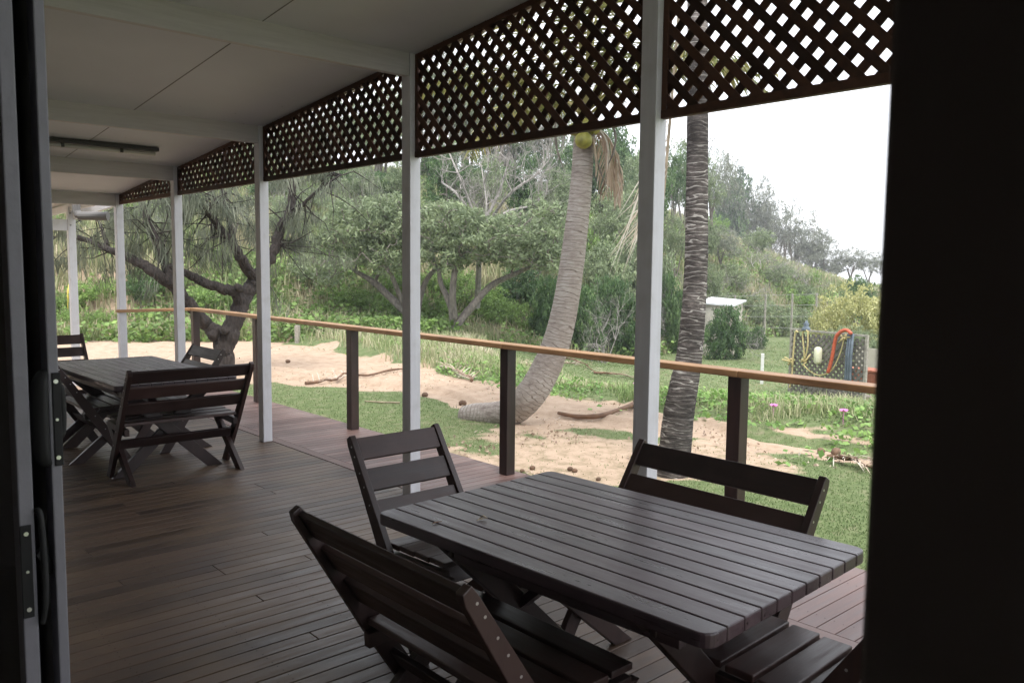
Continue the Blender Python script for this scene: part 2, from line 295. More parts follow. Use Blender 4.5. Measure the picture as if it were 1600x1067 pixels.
class MB:
    def __init__(s): s.v = []; s.f = []; s.t = []; s.al = []
    def raw(s, V, F, tone=None, al=None):
        b = len(s.v); s.v += [tuple(map(float, p)) for p in V]; s.f += [tuple(b+i for i in f) for f in F]
        t = random.random() if tone is None else tone; s.t += [t]*len(F); s.al += list(al) if al is not None else [0]*len(V); return s
    def box(s, x0, x1, y0, y1, z0, z1, tone=None):
        V = [(x, y, z) for x in (x0, x1) for y in (y0, y1) for z in (z0, z1)]
        return s.raw(V, [(0, 1, 3, 2), (4, 6, 7, 5), (0, 4, 5, 1), (2, 3, 7, 6), (0, 2, 6, 4), (1, 5, 7, 3)], tone)
    def bar(s, a, b, w, h, upv=(0, 0, 1), tone=None, cut=None):           # box beam from a to b; w across, h along upv
        a = Vector([float(i) for i in a]); b = Vector([float(i) for i in b]); d = (b-a).normalized(); r = d.cross(Vector(upv)).normalized(); u = r.cross(d)
        V = []
        for p in (a, b):
            for i, j in ((-1, -1), (1, -1), (1, 1), (-1, 1)):
                q = p + r*(i*w/2) + u*(j*h/2)
                if cut is not None:                                          # ends cut level at the heights given
                    z = cut[0] if p is a else cut[1]
                    if z is not None and abs(d.z) > .05: q = q + d*((z-q.z)/d.z)
                V.append(q)
        return s.raw(V, [(3, 2, 1, 0), (4, 5, 6, 7), (0, 1, 5, 4), (1, 2, 6, 5), (2, 3, 7, 6), (3, 0, 4, 7)], tone)
    def tube(s, pts, rad, n=8, tone=None, cap=True, squash=1, bumps=0, along0=0):
        P = [Vector([float(i) for i in p]) for p in pts]; rad = [rad]*len(P) if isinstance(rad, (int, float)) else rad
        V = []; AL = []; acc = along0; ref = None
        for i, p in enumerate(P):
            t = (P[min(i+1, len(P)-1)]-P[max(i-1, 0)]).normalized()
            if ref is None: ref = t.orthogonal().normalized()
            ref = (ref - t*ref.dot(t)).normalized(); bn = t.cross(ref)
            if i: acc += (P[i]-P[i-1]).length
            for k in range(n):
                a = 2*math.pi*k/n; rr = rad[i]*(1+bumps*(random.random()-.5))
                V.append(p + ref*math.cos(a)*rr + bn*math.sin(a)*rr*squash); AL.append(acc)
        F = [(i*n+k, i*n+(k+1) % n, (i+1)*n+(k+1) % n, (i+1)*n+k) for i in range(len(P)-1) for k in range(n)]
        if cap: F += [tuple(range(n-1, -1, -1)), tuple((len(P)-1)*n+k for k in range(n))]
        return s.raw(V, F, tone, AL)
    def build(s, name, material, parent=None, bevel=0, smooth=False):
        o = link_mesh(name, s.v, s.f, material, parent, s.t, smooth, {'along': s.al}, bevel); return o
def spline(pts, rad, m=6):
    P = [np.array(p, float) for p in pts]; out = []; R = []
    for i in range(len(P)-1):
        p0, p1, p2, p3 = P[max(i-1, 0)], P[i], P[i+1], P[min(i+2, len(P)-1)]
        for k in range(m):
            t = k/m; out.append(.5*((2*p1)+(-p0+p2)*t+(2*p0-5*p1+4*p2-p3)*t*t+(-p0+3*p1-3*p2+p3)*t**3)); R.append(rad[i]*(1-t)+rad[i+1]*t)
    out.append(P[-1]); R.append(rad[-1]); return out, R
def unit(v): return v/np.maximum(np.linalg.norm(v, axis=-1, keepdims=True), 1e-9)
def leaves(C, size, aspect=.5, up=.35, rng=RNG, dirs=None):                # one pointed four-cornered leaf per centre
    n = len(C); nrm = unit(rng.normal(size=(n, 3)) + np.array([0, 0, up])); d = unit(np.cross(nrm, rng.normal(size=(n, 3)))) if dirs is None else unit(dirs)
    s = np.cross(nrm, d); s = unit(s); L_ = size*(.6+.8*rng.random((n, 1))); W_ = L_*aspect
    V = np.stack([C-d*L_*.5, C+s*W_*.5, C+d*L_*.5, C-s*W_*.5], 1); return V.reshape(-1, 3), np.arange(n*4).reshape(n, 4)
def blades(P, h, w, lean=.5, rng=RNG):                                      # one curved blade (two faces) per root point
    n = len(P); a = rng.random(n)*2*np.pi; dr = np.stack([np.cos(a), np.sin(a), np.zeros(n)], 1); sd = np.stack([-np.sin(a), np.cos(a), np.zeros(n)], 1)
    hh = (h*(.5+rng.random(n)))[:, None] if np.isscalar(h) else (h*(.5+rng.random(n)))[:, None]; ln = lean*rng.random((n, 1)); ww = (np.asarray(w)*np.ones(n))[:, None]
    z = np.array([0, 0, 1.]); A = P-sd*ww/2; B = P+sd*ww/2; Cc = P+z*hh*.6+dr*hh*ln*.35
    D = Cc+sd*ww*.35; E = Cc-sd*ww*.35; Tt = P+z*hh*(1-.25*ln)+dr*hh*ln
    V = np.stack([A, B, D, E, Tt], 1).reshape(-1, 3); b = np.arange(n)[:, None]*5
    F = np.concatenate([b+np.array([[0, 1, 2]]), b+np.array([[0, 2, 3]]), b+np.array([[3, 2, 4]])], 1).reshape(-1, 3); return V, F
#__BUILD__
# ---------------------------------------------------------------- terrain
t_ = np.radians(np.linspace(4, 112, 620)); d_ = np.concatenate([np.geomspace(3.2, 30, 330), np.linspace(30.3, 110, 150)])
DD, TH = np.meshgrid(d_, t_, indexing='ij'); X = DD*np.cos(TH); Y = DD*np.sin(TH); Z = terr(X, Y)
under = (X < 4.5) & (Y < 11.6); Z = np.where(under, np.minimum(Z, -.22), Z)
i_, j_ = np.meshgrid(np.arange(len(d_)-1), np.arange(len(t_)-1), indexing='ij'); nn = len(t_)
F = np.stack([i_*nn+j_, (i_+1)*nn+j_, (i_+1)*nn+j_+1, i_*nn+j_+1], -1).reshape(-1, 4)
sw_, _ = sandw(X, Y); foot_ = np.interp(np.degrees(TH), TT, FOOT)
V = np.stack([X, Y, Z], -1).reshape(-1, 3)
g = link_mesh('ground', V, F, M['ground'], smooth=True, attrs={'sand': sw_.ravel(), 'hill': sstep(-2, 3, DD-foot_).ravel()}); tag(g, kind='structure')
far = MB().raw([(-160, -160, -1.6), (160, -160, -1.6), (160, 160, -1.6), (-160, 160, -1.6)], [(0, 1, 2, 3)]).build('distant_ground', M['ground']); tag(far, kind='structure')
# ---------------------------------------------------------------- veranda: deck, ceiling, beams, posts, lattice, railing
XP = 3.286; PY = [.45, 2.633, 4.735, 7.07, 9.167, 11.176]                   # near faces of the posts
def ceil_z(y): return 3.463-.0878*y
mb = MB(); y = -1.2
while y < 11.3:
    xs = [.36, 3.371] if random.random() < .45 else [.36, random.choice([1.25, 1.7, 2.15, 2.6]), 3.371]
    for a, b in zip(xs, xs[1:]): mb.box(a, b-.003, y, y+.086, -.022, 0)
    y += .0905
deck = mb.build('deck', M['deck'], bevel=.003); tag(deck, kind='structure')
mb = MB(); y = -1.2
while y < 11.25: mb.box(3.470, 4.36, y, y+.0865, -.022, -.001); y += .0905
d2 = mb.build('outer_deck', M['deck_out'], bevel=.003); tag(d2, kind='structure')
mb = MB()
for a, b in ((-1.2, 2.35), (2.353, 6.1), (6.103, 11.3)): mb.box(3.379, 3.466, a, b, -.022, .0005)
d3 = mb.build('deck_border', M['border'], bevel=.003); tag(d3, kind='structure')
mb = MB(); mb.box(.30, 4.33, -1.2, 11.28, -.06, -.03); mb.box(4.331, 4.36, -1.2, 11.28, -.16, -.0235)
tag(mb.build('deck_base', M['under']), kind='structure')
def specks(name, pts, rad, mt, parent, down=False):
    mb = MB()
    for p in pts:
        V = [(p[0]+rad*math.cos(a*1.0472), p[1]+rad*math.sin(a*1.0472), p[2]) for a in range(6)]; mb.raw(V, [tuple(range(5, -1, -1)) if down else tuple(range(6))])
    return tag(mb.build(name, M[mt], parent), kind='stuff')
NL = []; y = -1.2
while y < 5.5:
    for x in (.55, 1.0, 1.45, 1.9, 2.35, 2.8, 3.25, 3.6, 4.1):
        for q in (.02, .066): NL.append((x+random.uniform(-.008, .008), y+q, .0012))
    y += .0905
specks('nail_heads', NL, .0032, 'under', deck)
ys = [-1.0, 13.0]
mb = MB().raw([(.2, ys[0], ceil_z(ys[0])), (3.46, ys[0], ceil_z(ys[0])), (3.46, ys[1]-1.6, ceil_z(ys[1]-1.6)), (.2, ys[1]-1.6, ceil_z(ys[1]-1.6)),
               (.2, ys[0], ceil_z(ys[0])+.12), (3.46, ys[0], ceil_z(ys[0])+.12), (3.46, ys[1]-1.6, ceil_z(ys[1]-1.6)+.12), (.2, ys[1]-1.6, ceil_z(ys[1]-1.6)+.12)],
              [(0, 1, 2, 3), (7, 6, 5, 4), (0, 4, 5, 1), (1, 5, 6, 2), (2, 6, 7, 3), (3, 7, 4, 0)])
ce = mb.build('ceiling', M['ceiling']); tag(ce, kind='structure')
mb = MB()
for x, y0, y1 in ((2.24, -.9, 11.2), (1.04, -.9, 11.2)):
    mb.bar((x, y0, ceil_z(y0)), (x, y1, ceil_z(y1)), .006, .004)
mb.build('joint_strip', M['joint'], ce)
NL = [(x, y, ceil_z(y)-.0008) for y in [b_+d_ for b_ in PY for d_ in (-.12, .14)] for x in np.arange(.5, 3.3, .22)]+[(x, y, ceil_z(y)-.0008) for x in (2.19, 2.29) for y in np.arange(3, 11, .3)]
NL = [(a+random.uniform(-.02, .02), b, c) for a, b, c in NL if random.random() < .7]
specks('nail_heads', NL, .005, 'cover', ce, True)
specks('fly_spots', [(x_, y_, ceil_z(y_)-.0008) for x_, y_ in [(random.uniform(.6, 3.2), random.uniform(4.8, 10)) for k in range(36)]], .006, 'under', ce, True)
BL = ['nearest cream rafter beam above the first white post', 'cream rafter beam meeting the second white post from the right', 'cream rafter beam meeting the third white post from the right',
      'cream rafter beam just beyond the batten light', 'farthest cream rafter beam at the low end of the ceiling']
for k, y in enumerate(PY[1:]):
    z = ceil_z(y); o = MB().box(.3, XP-.002, y+.005, y+.055, z-.152, z-.0005 if False else z+.02).build('rafter_beam', M['beam'], bevel=.003)
    tag(o, BL[k], 'beam', 'rafter beams crossing the veranda ceiling')
PL = ['white post behind the corner of the near table, in front of the dark palm trunk', 'white post behind the single chair with slatted back, second from the right', 'white post standing on the deck in front of the leaning tree, third from the right',
      'white post in front of the railing corner, fourth from the right', 'white post the end of the railing butts into']
pp = []
for k, y in enumerate(PY):
    o = MB().box(XP, XP+.086, y, y+.1, .0015, ceil_z(y)-.0).build('veranda_post', M['white'], bevel=.004)
    tag(o, (['white post hidden beyond the doorway']+PL)[k], 'post', 'white posts along the veranda edge')
    if k == 0: bpy.data.objects.remove(o)
ZL = 2.356; XL = XP+.052
LL = ['wide lattice panel at top right against white sky', 'large lattice panel above the leaning palm crown', 'lattice panel between second and third white posts from the right', 'small lattice panel above the leaning tree', 'smallest and farthest lattice panel, tapering to a point']
def clipseg(a, b, poly):                                                     # clip a segment to a convex polygon, (y, z) plane
    t0, t1 = 0., 1.; d = (b[0]-a[0], b[1]-a[1])
    for i in range(len(poly)):
        p, q = poly[i], poly[(i+1) % len(poly)]; n = (-(q[1]-p[1]), q[0]-p[0])
        num = n[0]*(a[0]-p[0])+n[1]*(a[1]-p[1]); den = n[0]*d[0]+n[1]*d[1]
        if abs(den) < 1e-9:
            if num < 0: return None
            continue
        t = -num/den
        if den > 0: t0 = max(t0, t)
        else: t1 = min(t1, t)
    return None if t1-t0 < 1e-3 else ((a[0]+d[0]*t0, a[1]+d[1]*t0), (a[0]+d[0]*t1, a[1]+d[1]*t1))
for k in range(5):
    y0, y1 = PY[k]+.102, PY[k+1]-.002
    if k == 4: pass
    za, zb = ceil_z(y0)-.003, ceil_z(y1)-.003
    r = empty('lattice_screen', (XL, (y0+y1)/2, ZL), label=LL[k], cat='lattice screen', group='lattice panels under the veranda roof')
    oy, oz = (y0+y1)/2, ZL
    fr = MB(); fr.box(-.016, .022, y0-oy, y1-oy, 0, .042); fr.box(-.014, .02, y0-oy, y0-oy+.03, .0425, za-oz-.002)
    if zb-oz > .06: fr.box(-.014, .02, y1-oy-.03, y1-oy, .0425, zb-oz-.002)
    ob = fr.build('frame', M['lattice'], r, bevel=.002)
    fr = MB(); fr.bar((.003, y0-oy+.031, za-oz-.018), (.003, y1-oy-.031, zb-oz-.018), .03, .034); ob2 = fr.build('top_rail', M['lattice'], r)
    poly = [(y0-oy+.01, .03), (y1-oy-.01, .03), (y1-oy-.01, zb-oz-.01), (y0-oy+.01, za-oz-.01)]
    lt = MB(); sp = .0815*math.sqrt(2)
    for sgn, xo in ((1, -.0085), (-1, .0005)):
        c = -3.0
        while c < 3.2:
            a, b = (c-2*sgn, -2+0.), (c+2*sgn, 2.)
            s_ = clipseg(a, b, poly)
            if s_: lt.bar((xo+.002, s_[0][0], s_[0][1]), (xo+.002, s_[1][0], s_[1][1]), .0415, .008, upv=(1, 0, 0))
            c += sp
    lt.build('lattice', M['lattice'], r)
# batten light
c = MB(); r = empty('batten_light', (1.95, 8.35, ceil_z(8.35)), label='long dark fluorescent batten light fixed under the ceiling', cat='ceiling light')
c.box(-.75, .9, -.045, .045, -.04, -.004); c.build('housing', M['light_body'], r, bevel=.004)
c = MB(); c.tube([(-.72, -.01, -.063), (.87, -.01, -.063)], .021, 10); c.build('diffuser', M['tube'], r, smooth=True)
for x in (-.45, .05, .55): MB().box(x, x+.025, -.04, .03, -.08, -.0405).build('clip', M['light_body'], r)
# railing
rl = empty('railing', (4.24, 7, 0), label='honey wooden handrail on dark square posts along the outer deck edge', cat='railing')
XR = 4.197
for y in (.55, 2.684, 4.744, 7.06, 9.2, 11.117):
    MB().box(XR-4.24, XR+.088-4.24, y-7, y-7+.09, .0005, .99).build('post', M['stain_z'], rl, bevel=.004)
for a, b in ((-.9, 2.7), (2.702, 4.80), (4.802, 9.25), (9.252, 11.235)):
    MB().box(XR-4.24-.018, XR-4.24+.108, a-7, b-7, .9905, 1.03).build('handrail', M['oak'], rl, bevel=.005)
MB().box(XP-.03-4.24, XR-4.24-.0185, 11.15-7+.0, 11.235-7, .992, 1.0305).build('handrail', M['oakx'], rl, bevel=.005)
# pergola beyond the end post and downpipe
pg = empty('pergola', (3.3, 13.3, -.2), label='white timber pergola frame with bolted beam beyond the far end of the veranda', cat='pergola')
MB().box(-.05, .05, 0, .1, 0, 2.62).build('post', M['white'], pg, bevel=.004)
MB().box(-2.6, -.052, .02, .07, 2.28, 2.44).build('beam', M['white'], pg, bevel=.003)
for k in range(5): MB().bar((-2.0+.5*k, -1.2, 2.86-.22), (-2.0+.5*k, 1.6, 2.60-.02), .045, .10).build('rafter', M['white'], pg, bevel=.003)
MB().bar((.03, -.02, 2.50), (.30, -.95, 2.66), .05, .12).build('brace', M['white'], pg, bevel=.003)
MB().raw([(-2.6, -1.3, 2.76), (.1, -1.3, 2.76), (.1, 1.8, 2.62), (-2.6, 1.8, 2.62), (-2.6, -1.3, 2.767), (.1, -1.3, 2.767), (.1, 1.8, 2.627), (-2.6, 1.8, 2.627)], [(0, 1, 2, 3), (7, 6, 5, 4), (0, 4, 5, 1), (1, 5, 6, 2), (2, 6, 7, 3), (3, 7, 4, 0)]).build('roof_sheet', M['tube'], pg)
for z in (2.36, 2.53): MB().tube([(-.02, -.012, z), (-.02, -.001, z)], .012, 8).build('bolt', M['galv'], pg)
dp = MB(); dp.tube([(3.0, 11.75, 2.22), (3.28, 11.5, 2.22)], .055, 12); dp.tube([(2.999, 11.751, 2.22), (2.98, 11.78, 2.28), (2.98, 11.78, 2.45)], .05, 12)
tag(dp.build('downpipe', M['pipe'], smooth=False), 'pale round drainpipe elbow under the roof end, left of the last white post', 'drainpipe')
# ---------------------------------------------------------------- house wall, doorway and sliding doors
hs = empty('house', (.37, 0, 0), label='dark shaded house wall and doorway edge filling the right side of the view', cat='house')
jy = .37*math.tan(math.radians(24.55))
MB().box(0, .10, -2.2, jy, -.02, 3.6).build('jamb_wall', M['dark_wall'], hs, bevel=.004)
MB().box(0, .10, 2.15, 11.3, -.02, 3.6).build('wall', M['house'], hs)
MB().box(0, .10, jy+.001, 2.149, 2.5, 3.6).build('door_head', M['house'], hs)
MB().box(-3.5, -.001, -2.2, 5, -.06, -.01).build('room_floor', M['room'], hs)
MB().box(-3.5, -.001, -2.2, 5, 2.6, 2.7).build('room_ceiling', M['room'], hs)
MB().box(-3.6, -3.501, -2.2, 5, -.06, 2.7).build('room_back_wall', M['room'], hs)
MB().box(-3.5, -.001, -2.3, -2.201, -.06, 2.7).build('room_side_wall', M['room'], hs)
MB().box(-3.5, -.001, 5.0, 5.1, -.06, 2.7).build('room_side_wall', M['room'], hs)
def door(name, x0, x1, ye, label, zp, side):
    r = empty(name, ((x0+x1)/2, ye, 0), label=label, cat='sliding door'); cx = (x0+x1)/2
    MB().box(x0-cx, x1-cx, 0, .055, .005, 2.45).build('stile', M['alu'], r, bevel=.003)
    MB().box(x0-cx, x1-cx, .95, 1.0, .005, 2.45).build('stile', M['alu'], r, bevel=.003)
    MB().box(x0-cx, x1-cx, .056, .949, .005, .1).build('rail', M['alu'], r, bevel=.003)
    MB().box(x0-cx, x1-cx, .056, .949, 2.35, 2.45).build('rail', M['alu'], r, bevel=.003)
    MB().box(-.003, .003, .056, .949, .101, 2.349).build('pane', M['glass'], r)
    pl = MB().box(x0-cx+.007 if side < 0 else x0-cx, x1-cx+.002 if side < 0 else x1-cx-.007, -.004, -.0005, zp-.098, zp+.098).build('lock_plate', M['black'], r, bevel=.0015)
    for dz in (-.08, .0, .08): MB().tube([(x0*.5+x1*.5-cx+.003*(-side), -.006, zp+dz), (x0*.5+x1*.5-cx+.003*(-side), -.004, zp+dz)], .0045 if dz else .003, 10).build('screw', M['steel'], pl)
    return r, cx
r, cx = door('screen_door', .415, .436, 1.9, 'grey aluminium sliding door edge with black lock plate, nearest the far tables', 1.295, -1)
pts, rr = spline([(-.012, .012, 1.395), (-.02, .008, 1.385), (-.026, .004, 1.36), (-.028, .004, 1.29), (-.026, .004, 1.225), (-.018, .008, 1.205), (-.012, .012, 1.20)], [.006, .010, .0125, .013, .012, .009, .006]); MB().tube(pts, rr, 8, squash=1.6).build('handle', M['black'], r, smooth=True)
pts, rr = spline([(.012, .02, 1.365), (.018, .02, 1.355), (.020, .02, 1.31), (.018, .02, 1.265), (.012, .02, 1.255)], [.007]*5); MB().tube(pts, rr, 8).build('handle', M['black'], r, smooth=True)
r, cx = door('glass_door', .352, .380, 1.9, 'inner grey sliding door edge at far left with black latch and long handle', .985, 1)
pts, rr = spline([(.017, .0, 1.11), (.023, -.01, 1.10), (.026, -.014, 1.0), (.025, -.014, .92), (.02, -.006, .87)], [.005, .006, .007, .007, .005]); MB().tube(pts, rr, 8).build('handle', M['black'], r, smooth=True)
MB().bar((.02, .01, 1.02), (.05, .03, .965), .008, .02).build('latch_arm', M['black'], r)
# ---------------------------------------------------------------- furniture
def seat_unit(name, w, **k):          # local: faces +y, seat rear at y = 0; posts cross the front legs like an X
    r = empty(name, (0, 0, 0), **k); hw = w/2
    top = (-.258, .857); bot = (.285, 0.)
    def py(z): return bot[0]+(top[0]-bot[0])*(z/top[1])
    for s in (-1, 1):
        post_side(s, hw, top, bot).build('back_post', M['stain_z'], r, bevel=.003)
        MB().bar((s*(hw-.053), .39, .405), (s*(hw-.053), -.09, 0), .034, .07, upv=(0, 1, -.3), cut=(.40, .001)).build('leg', M['stain_z'], r, bevel=.003)
        MB().bar((s*(hw-.053), -.02, .375), (s*(hw-.053), .40, .395), .033, .05).build('seat_bearer', M['stain_z'], r, bevel=.003)
        for z in (.82, .78, .715, .66, .59, .385, .27):
            MB().tube([(s*(hw+.0008), py(z)+.01, z), (s*(hw-.001), py(z)+.01, z)], .0045, 8).build('screw', M['steel'], r)
    d = Vector((0, top[0]-bot[0], top[1])).normalized(); nrm = Vector((0, d.z, -d.y))
    for z in (.802, .678, .554):
        c = Vector((0, py(z), z)) + nrm*.008
        MB().bar((-hw+.031, c.y, c.z), (hw-.031, c.y, c.z), .022, .103, upv=d).build('back_slat', M['stain_x'], r, bevel=.004)
    for k_ in range(4):
        y_ = .04+.106*k_; MB().box(-hw+.002+.035, hw-.037, y_-.047, y_+.047, .4+.005*k_+.0215, .4+.005*k_+.0445).build('seat_slat', M['stain_x'], r, bevel=.004)
    MB().bar((-hw+.036, py(.27), .27), (hw-.036, py(.27), .27), .022, .08, upv=d).build('stretcher', M['stain_x'], r, bevel=.003)
    return r
def post_side(s, hw, top, bot):          # raked side board: narrow at the tip, wide from the seat down
    d = Vector((0, bot[0]-top[0], bot[1]-top[1])).normalized(); n_ = Vector((0, -d.z, d.y)); P = []
    for f, a, b in ((0, .012, .020), (.03, .022, .024), (.55, .038, .036), (1.0, .036, .036)):
        c = Vector((0, top[0]+(bot[0]-top[0])*f, top[1]+(bot[1]-top[1])*f)); P.append((c-n_*a, c+n_*b))
    for k in (0, 1):
        q = P[-1][k]; qq = q+d*((.001-q.z)/d.z); P[-1] = (qq, P[-1][1]) if k == 0 else (P[-1][0], qq)
    V = []; x0, x1 = s*(hw-.030), s*hw
    for a, b in P:
        for x in (x0, x1): V += [(x, a.y, a.z), (x, b.y, b.z)]
    F = [(0, 1, 3, 2), (12, 14, 15, 13)]
    for k in range(3):
        i = 4*k; F += [(i, i+4, i+5, i+1), (i+2, i+3, i+7, i+6), (i, i+2, i+6, i+4), (i+1, i+5, i+7, i+3)]
    return MB().raw(V, F)
def copy_seat(o, loc, rz, label, group): c = copy_thing(o, loc, rz, 1, label); c['group'] = group; return c
BG, CG = 'slatted benches round the two tables', 'single slatted chairs at the table ends'
bench = seat_unit('slatted_bench', .88, label='nearest dark slatted bench, its back to us, on the house side of the near table', cat='bench', group=BG)
bench.location = (1.44, 1.915, .001); bench.rotation_euler = (0, 0, math.radians(-90))
copy_seat(bench, (2.60, 1.885, .001), math.radians(90), 'dark slatted bench on the far side of the near table, in front of the lawn', BG)
o = copy_seat(bench, (2.30, 6.36, .001), 0, 'dark slatted bench at the near end of the far table, back towards us', BG); o.scale = (1.06, 1, 1)
chair = seat_unit('slatted_chair', .49, label='single slatted chair at the far end of the near table, its backrest facing us', cat='chair', group=CG)
chair.location = (2.12, 2.93, .001); chair.rotation_euler = (0, 0, math.radians(180))
copy_seat(chair, (2.265, 1.04, .001), math.radians(2), 'slatted chair seat pushed under the near end of the table, bottom right', CG)
copy_seat(bench, (1.85, 7.62, .001), math.radians(-90), 'dark slatted bench on the house side of the far table, beside the door lock', BG)
copy_seat(chair, (2.22, 9.42, .001), math.radians(180), 'slatted chair beyond the far end of the far table, left of the pergola post', CG)
o = copy_seat(bench, (2.72, 7.52, .001), math.radians(90), 'shorter dark slatted bench on the railing side of the far table, before the tree trunk', BG); o.scale = (.8, 1, 1)
def rounded_top(x0, x1, y0, y1, z0, z1, rad, corners):
    pts = []
    for (cx_, cy_, a0, c_) in ((x1, y1, 0, 'ne'), (x0, y1, 90, 'nw'), (x0, y0, 180, 'sw'), (x1, y0, 270, 'se')):
        if c_ in corners:
            sx = -1 if cx_ == x1 else 1; sy = -1 if cy_ == y1 else 1
            for k_ in range(6): a = math.radians(a0+18*k_); pts.append((cx_+sx*rad+rad*math.cos(a), cy_+sy*rad+rad*math.sin(a)))
        else: pts.append((cx_, cy_))
    n = len(pts); V = [(x, y, z0) for x, y in pts]+[(x, y, z1) for x, y in pts]
    return V, [tuple(range(n-1, -1, -1)), tuple(range(n, 2*n))]+[(i, (i+1) % n, n+(i+1) % n, n+i) for i in range(n)]
def table(loc, rz, W, Ln, label):
    r = empty('slatted_table', loc, rz, label=label, cat='table', group='dark slatted outdoor tables')
    n = 11; pw = W/n; tp = MB()
    for k_ in range(n):
        x0 = -W/2+pw*k_; x1 = x0+pw-.0018
        cn = {'nw', 'sw'} if k_ == 0 else {'ne', 'se'} if k_ == n-1 else set()
        V, F_ = rounded_top(x0, x1, -Ln/2, Ln/2, .7, .74, .04, cn); tp.raw(V, F_)
    tp.build('tabletop', M['stain_y'], r, bevel=.005)
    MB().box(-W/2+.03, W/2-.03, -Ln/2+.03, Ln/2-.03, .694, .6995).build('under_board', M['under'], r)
    for s in (-1, 1):
        MB().box(s*(W/2-.10)-.016, s*(W/2-.10)+.016, -Ln/2+.14, Ln/2-.33, .63, .6935).build('apron', M['stain_y'], r, bevel=.003)
        ye = s*(Ln/2-.27)
        MB().bar((-.36, ye-.019, .69), (.36, ye-.019, 0), .036, .085, upv=(.5, 0, 1), cut=(.69, .001)).build('leg', M['stain_z'], r, bevel=.003)
        MB().bar((.36, ye+.019, .69), (-.36, ye+.019, 0), .036, .085, upv=(-.5, 0, 1), cut=(.69, .001)).build('leg', M['stain_z'], r, bevel=.003)
        MB().box(-W/2+.08, W/2-.08, ye-.058, ye-.038, .64, .6935).build('cross_bearer', M['stain_x'], r, bevel=.003)
        MB().bar((0, ye*.96, .36), (0, s*.06, .66), .06, .034).build('brace', M['stain_y'], r, bevel=.003)
    return r
table((2.064, 1.817, .001), math.radians(2.7), .92, 1.375, 'large dark slatted table in the foreground with rounded corners')
table((2.24, 7.22, .001), math.radians(1), .92, 1.9, 'smaller looking dark slatted table at the far left end of the deck')
for px_, py_, s_, lb in ((683, 816, .02, 'thin dark twig lying near the left edge of the near table'), (752, 811, .012, 'pale curled scrap of leaf on the near table')):
    p = at_z(px_, py_, .745); mb = MB(); mb.tube([p+np.array([-.02, .0, 0]), p+np.array([-.005, .004, .001]), p+np.array([.018, -.004, .002])], [.0015, .0025, .001], 5)
    if s_ < .015: mb.tube([p+np.array([0, .01, .001]), p+np.array([.006, -.004, .012]), p+np.array([.02, -.01, .002])], [.001, .004, .001], 5)
    tag(mb.build('twig' if s_ > .015 else 'leaf_scrap', M['dryb'] if s_ > .015 else M['dry']), lb, 'twig' if s_ > .015 else 'leaf')
# ---------------------------------------------------------------- plants: helpers
def ball(c, r, n, flat=.75):
    v = unit(RNG.normal(size=(n, 3)))*(RNG.random((n, 1))**.45)*r; v[:, 2] *= flat; return np.asarray(c)[None]+v
def inell(c, r, n, shell=.55):
    v = unit(RNG.normal(size=(n, 3)))*(shell+(1.22-shell)*RNG.random((n, 1))); return np.asarray(c)[None]+v*np.asarray(r)[None]
def leafmesh(cl, rad, per, size, aspect=.45, up=.5, flat=.7):
    C = []; tn = []
    for c in cl:
        k = max(3, int(per*(.6+.8*random.random()))); C.append(ball(c, rad*(.7+.6*random.random()), k, flat)); tn.append(np.clip(random.gauss(.5, .17)+RNG.normal(size=k)*.13, .02, .98))
    C = np.concatenate(C); V, F = leaves(C, size, aspect, up); return V, F, np.concatenate(tn)
def skeleton(limbs, clumps, r_tip=.008, r0=.05, n=5, mb=None, kink=.12):
    # limbs: [(points, radii)]; every clump centre is joined to the nearest woody node that lies further in
    mb = mb or MB(); nodes = []; rads = []
    for P, R_ in limbs:
        p2, r2 = spline(P, R_, 5); mb.tube(p2, r2, 9, bumps=.12); st = max(1, len(p2)//3)
        for q, rr in list(zip(p2, r2))[st:]: nodes.append(np.array(q)); rads.append(rr)
    root = np.array(limbs[0][0][0], float); order = sorted(clumps, key=lambda c: np.linalg.norm(c-root))
    for c in order:
        N = np.array(nodes); d = np.linalg.norm(N-c, axis=1); pen = d + .35*np.maximum(0, np.linalg.norm(N-root, axis=1)-np.linalg.norm(c-root)); k = int(np.argmin(pen))
        a = nodes[k]; ra = min(rads[k]*.7, r0); ra = max(ra, r_tip*1.5); ln = max(d[k], .05)
        m1 = a+(c-a)*.4+RNG.normal(size=3)*kink*ln+np.array([0, 0, .08*ln]); m2 = a+(c-a)*.72+RNG.normal(size=3)*kink*ln
        mb.tube([a, m1, m2, c], [ra, ra*.75, max(ra*.5, r_tip), r_tip], n, cap=False)
        nodes += [m1, m2, c]; rads += [ra*.75, max(ra*.5, r_tip), r_tip*1.6]
    return mb
def twigs(mb, p, d, ln, r, depth, spread=.6, upb=.12):
    d = unit(np.asarray(d, float)); p = np.asarray(p, float); pts = [p]; q = p; dd = d
    for k in range(3): dd = unit(dd+RNG.normal(size=3)*.2+np.array([0, 0, upb])); q = q+dd*ln/3; pts.append(q)
    mb.tube(pts, [r, r*.85, r*.7, r*.55], 4, cap=False)
    if depth <= 0: return
    for k in range(random.choice([2, 3, 3])): twigs(mb, pts[random.choice([2, 3, 3])], dd+RNG.normal(size=3)*spread, ln*random.uniform(.6, .85), r*.55, depth-1, spread, upb)
PROTO = {}
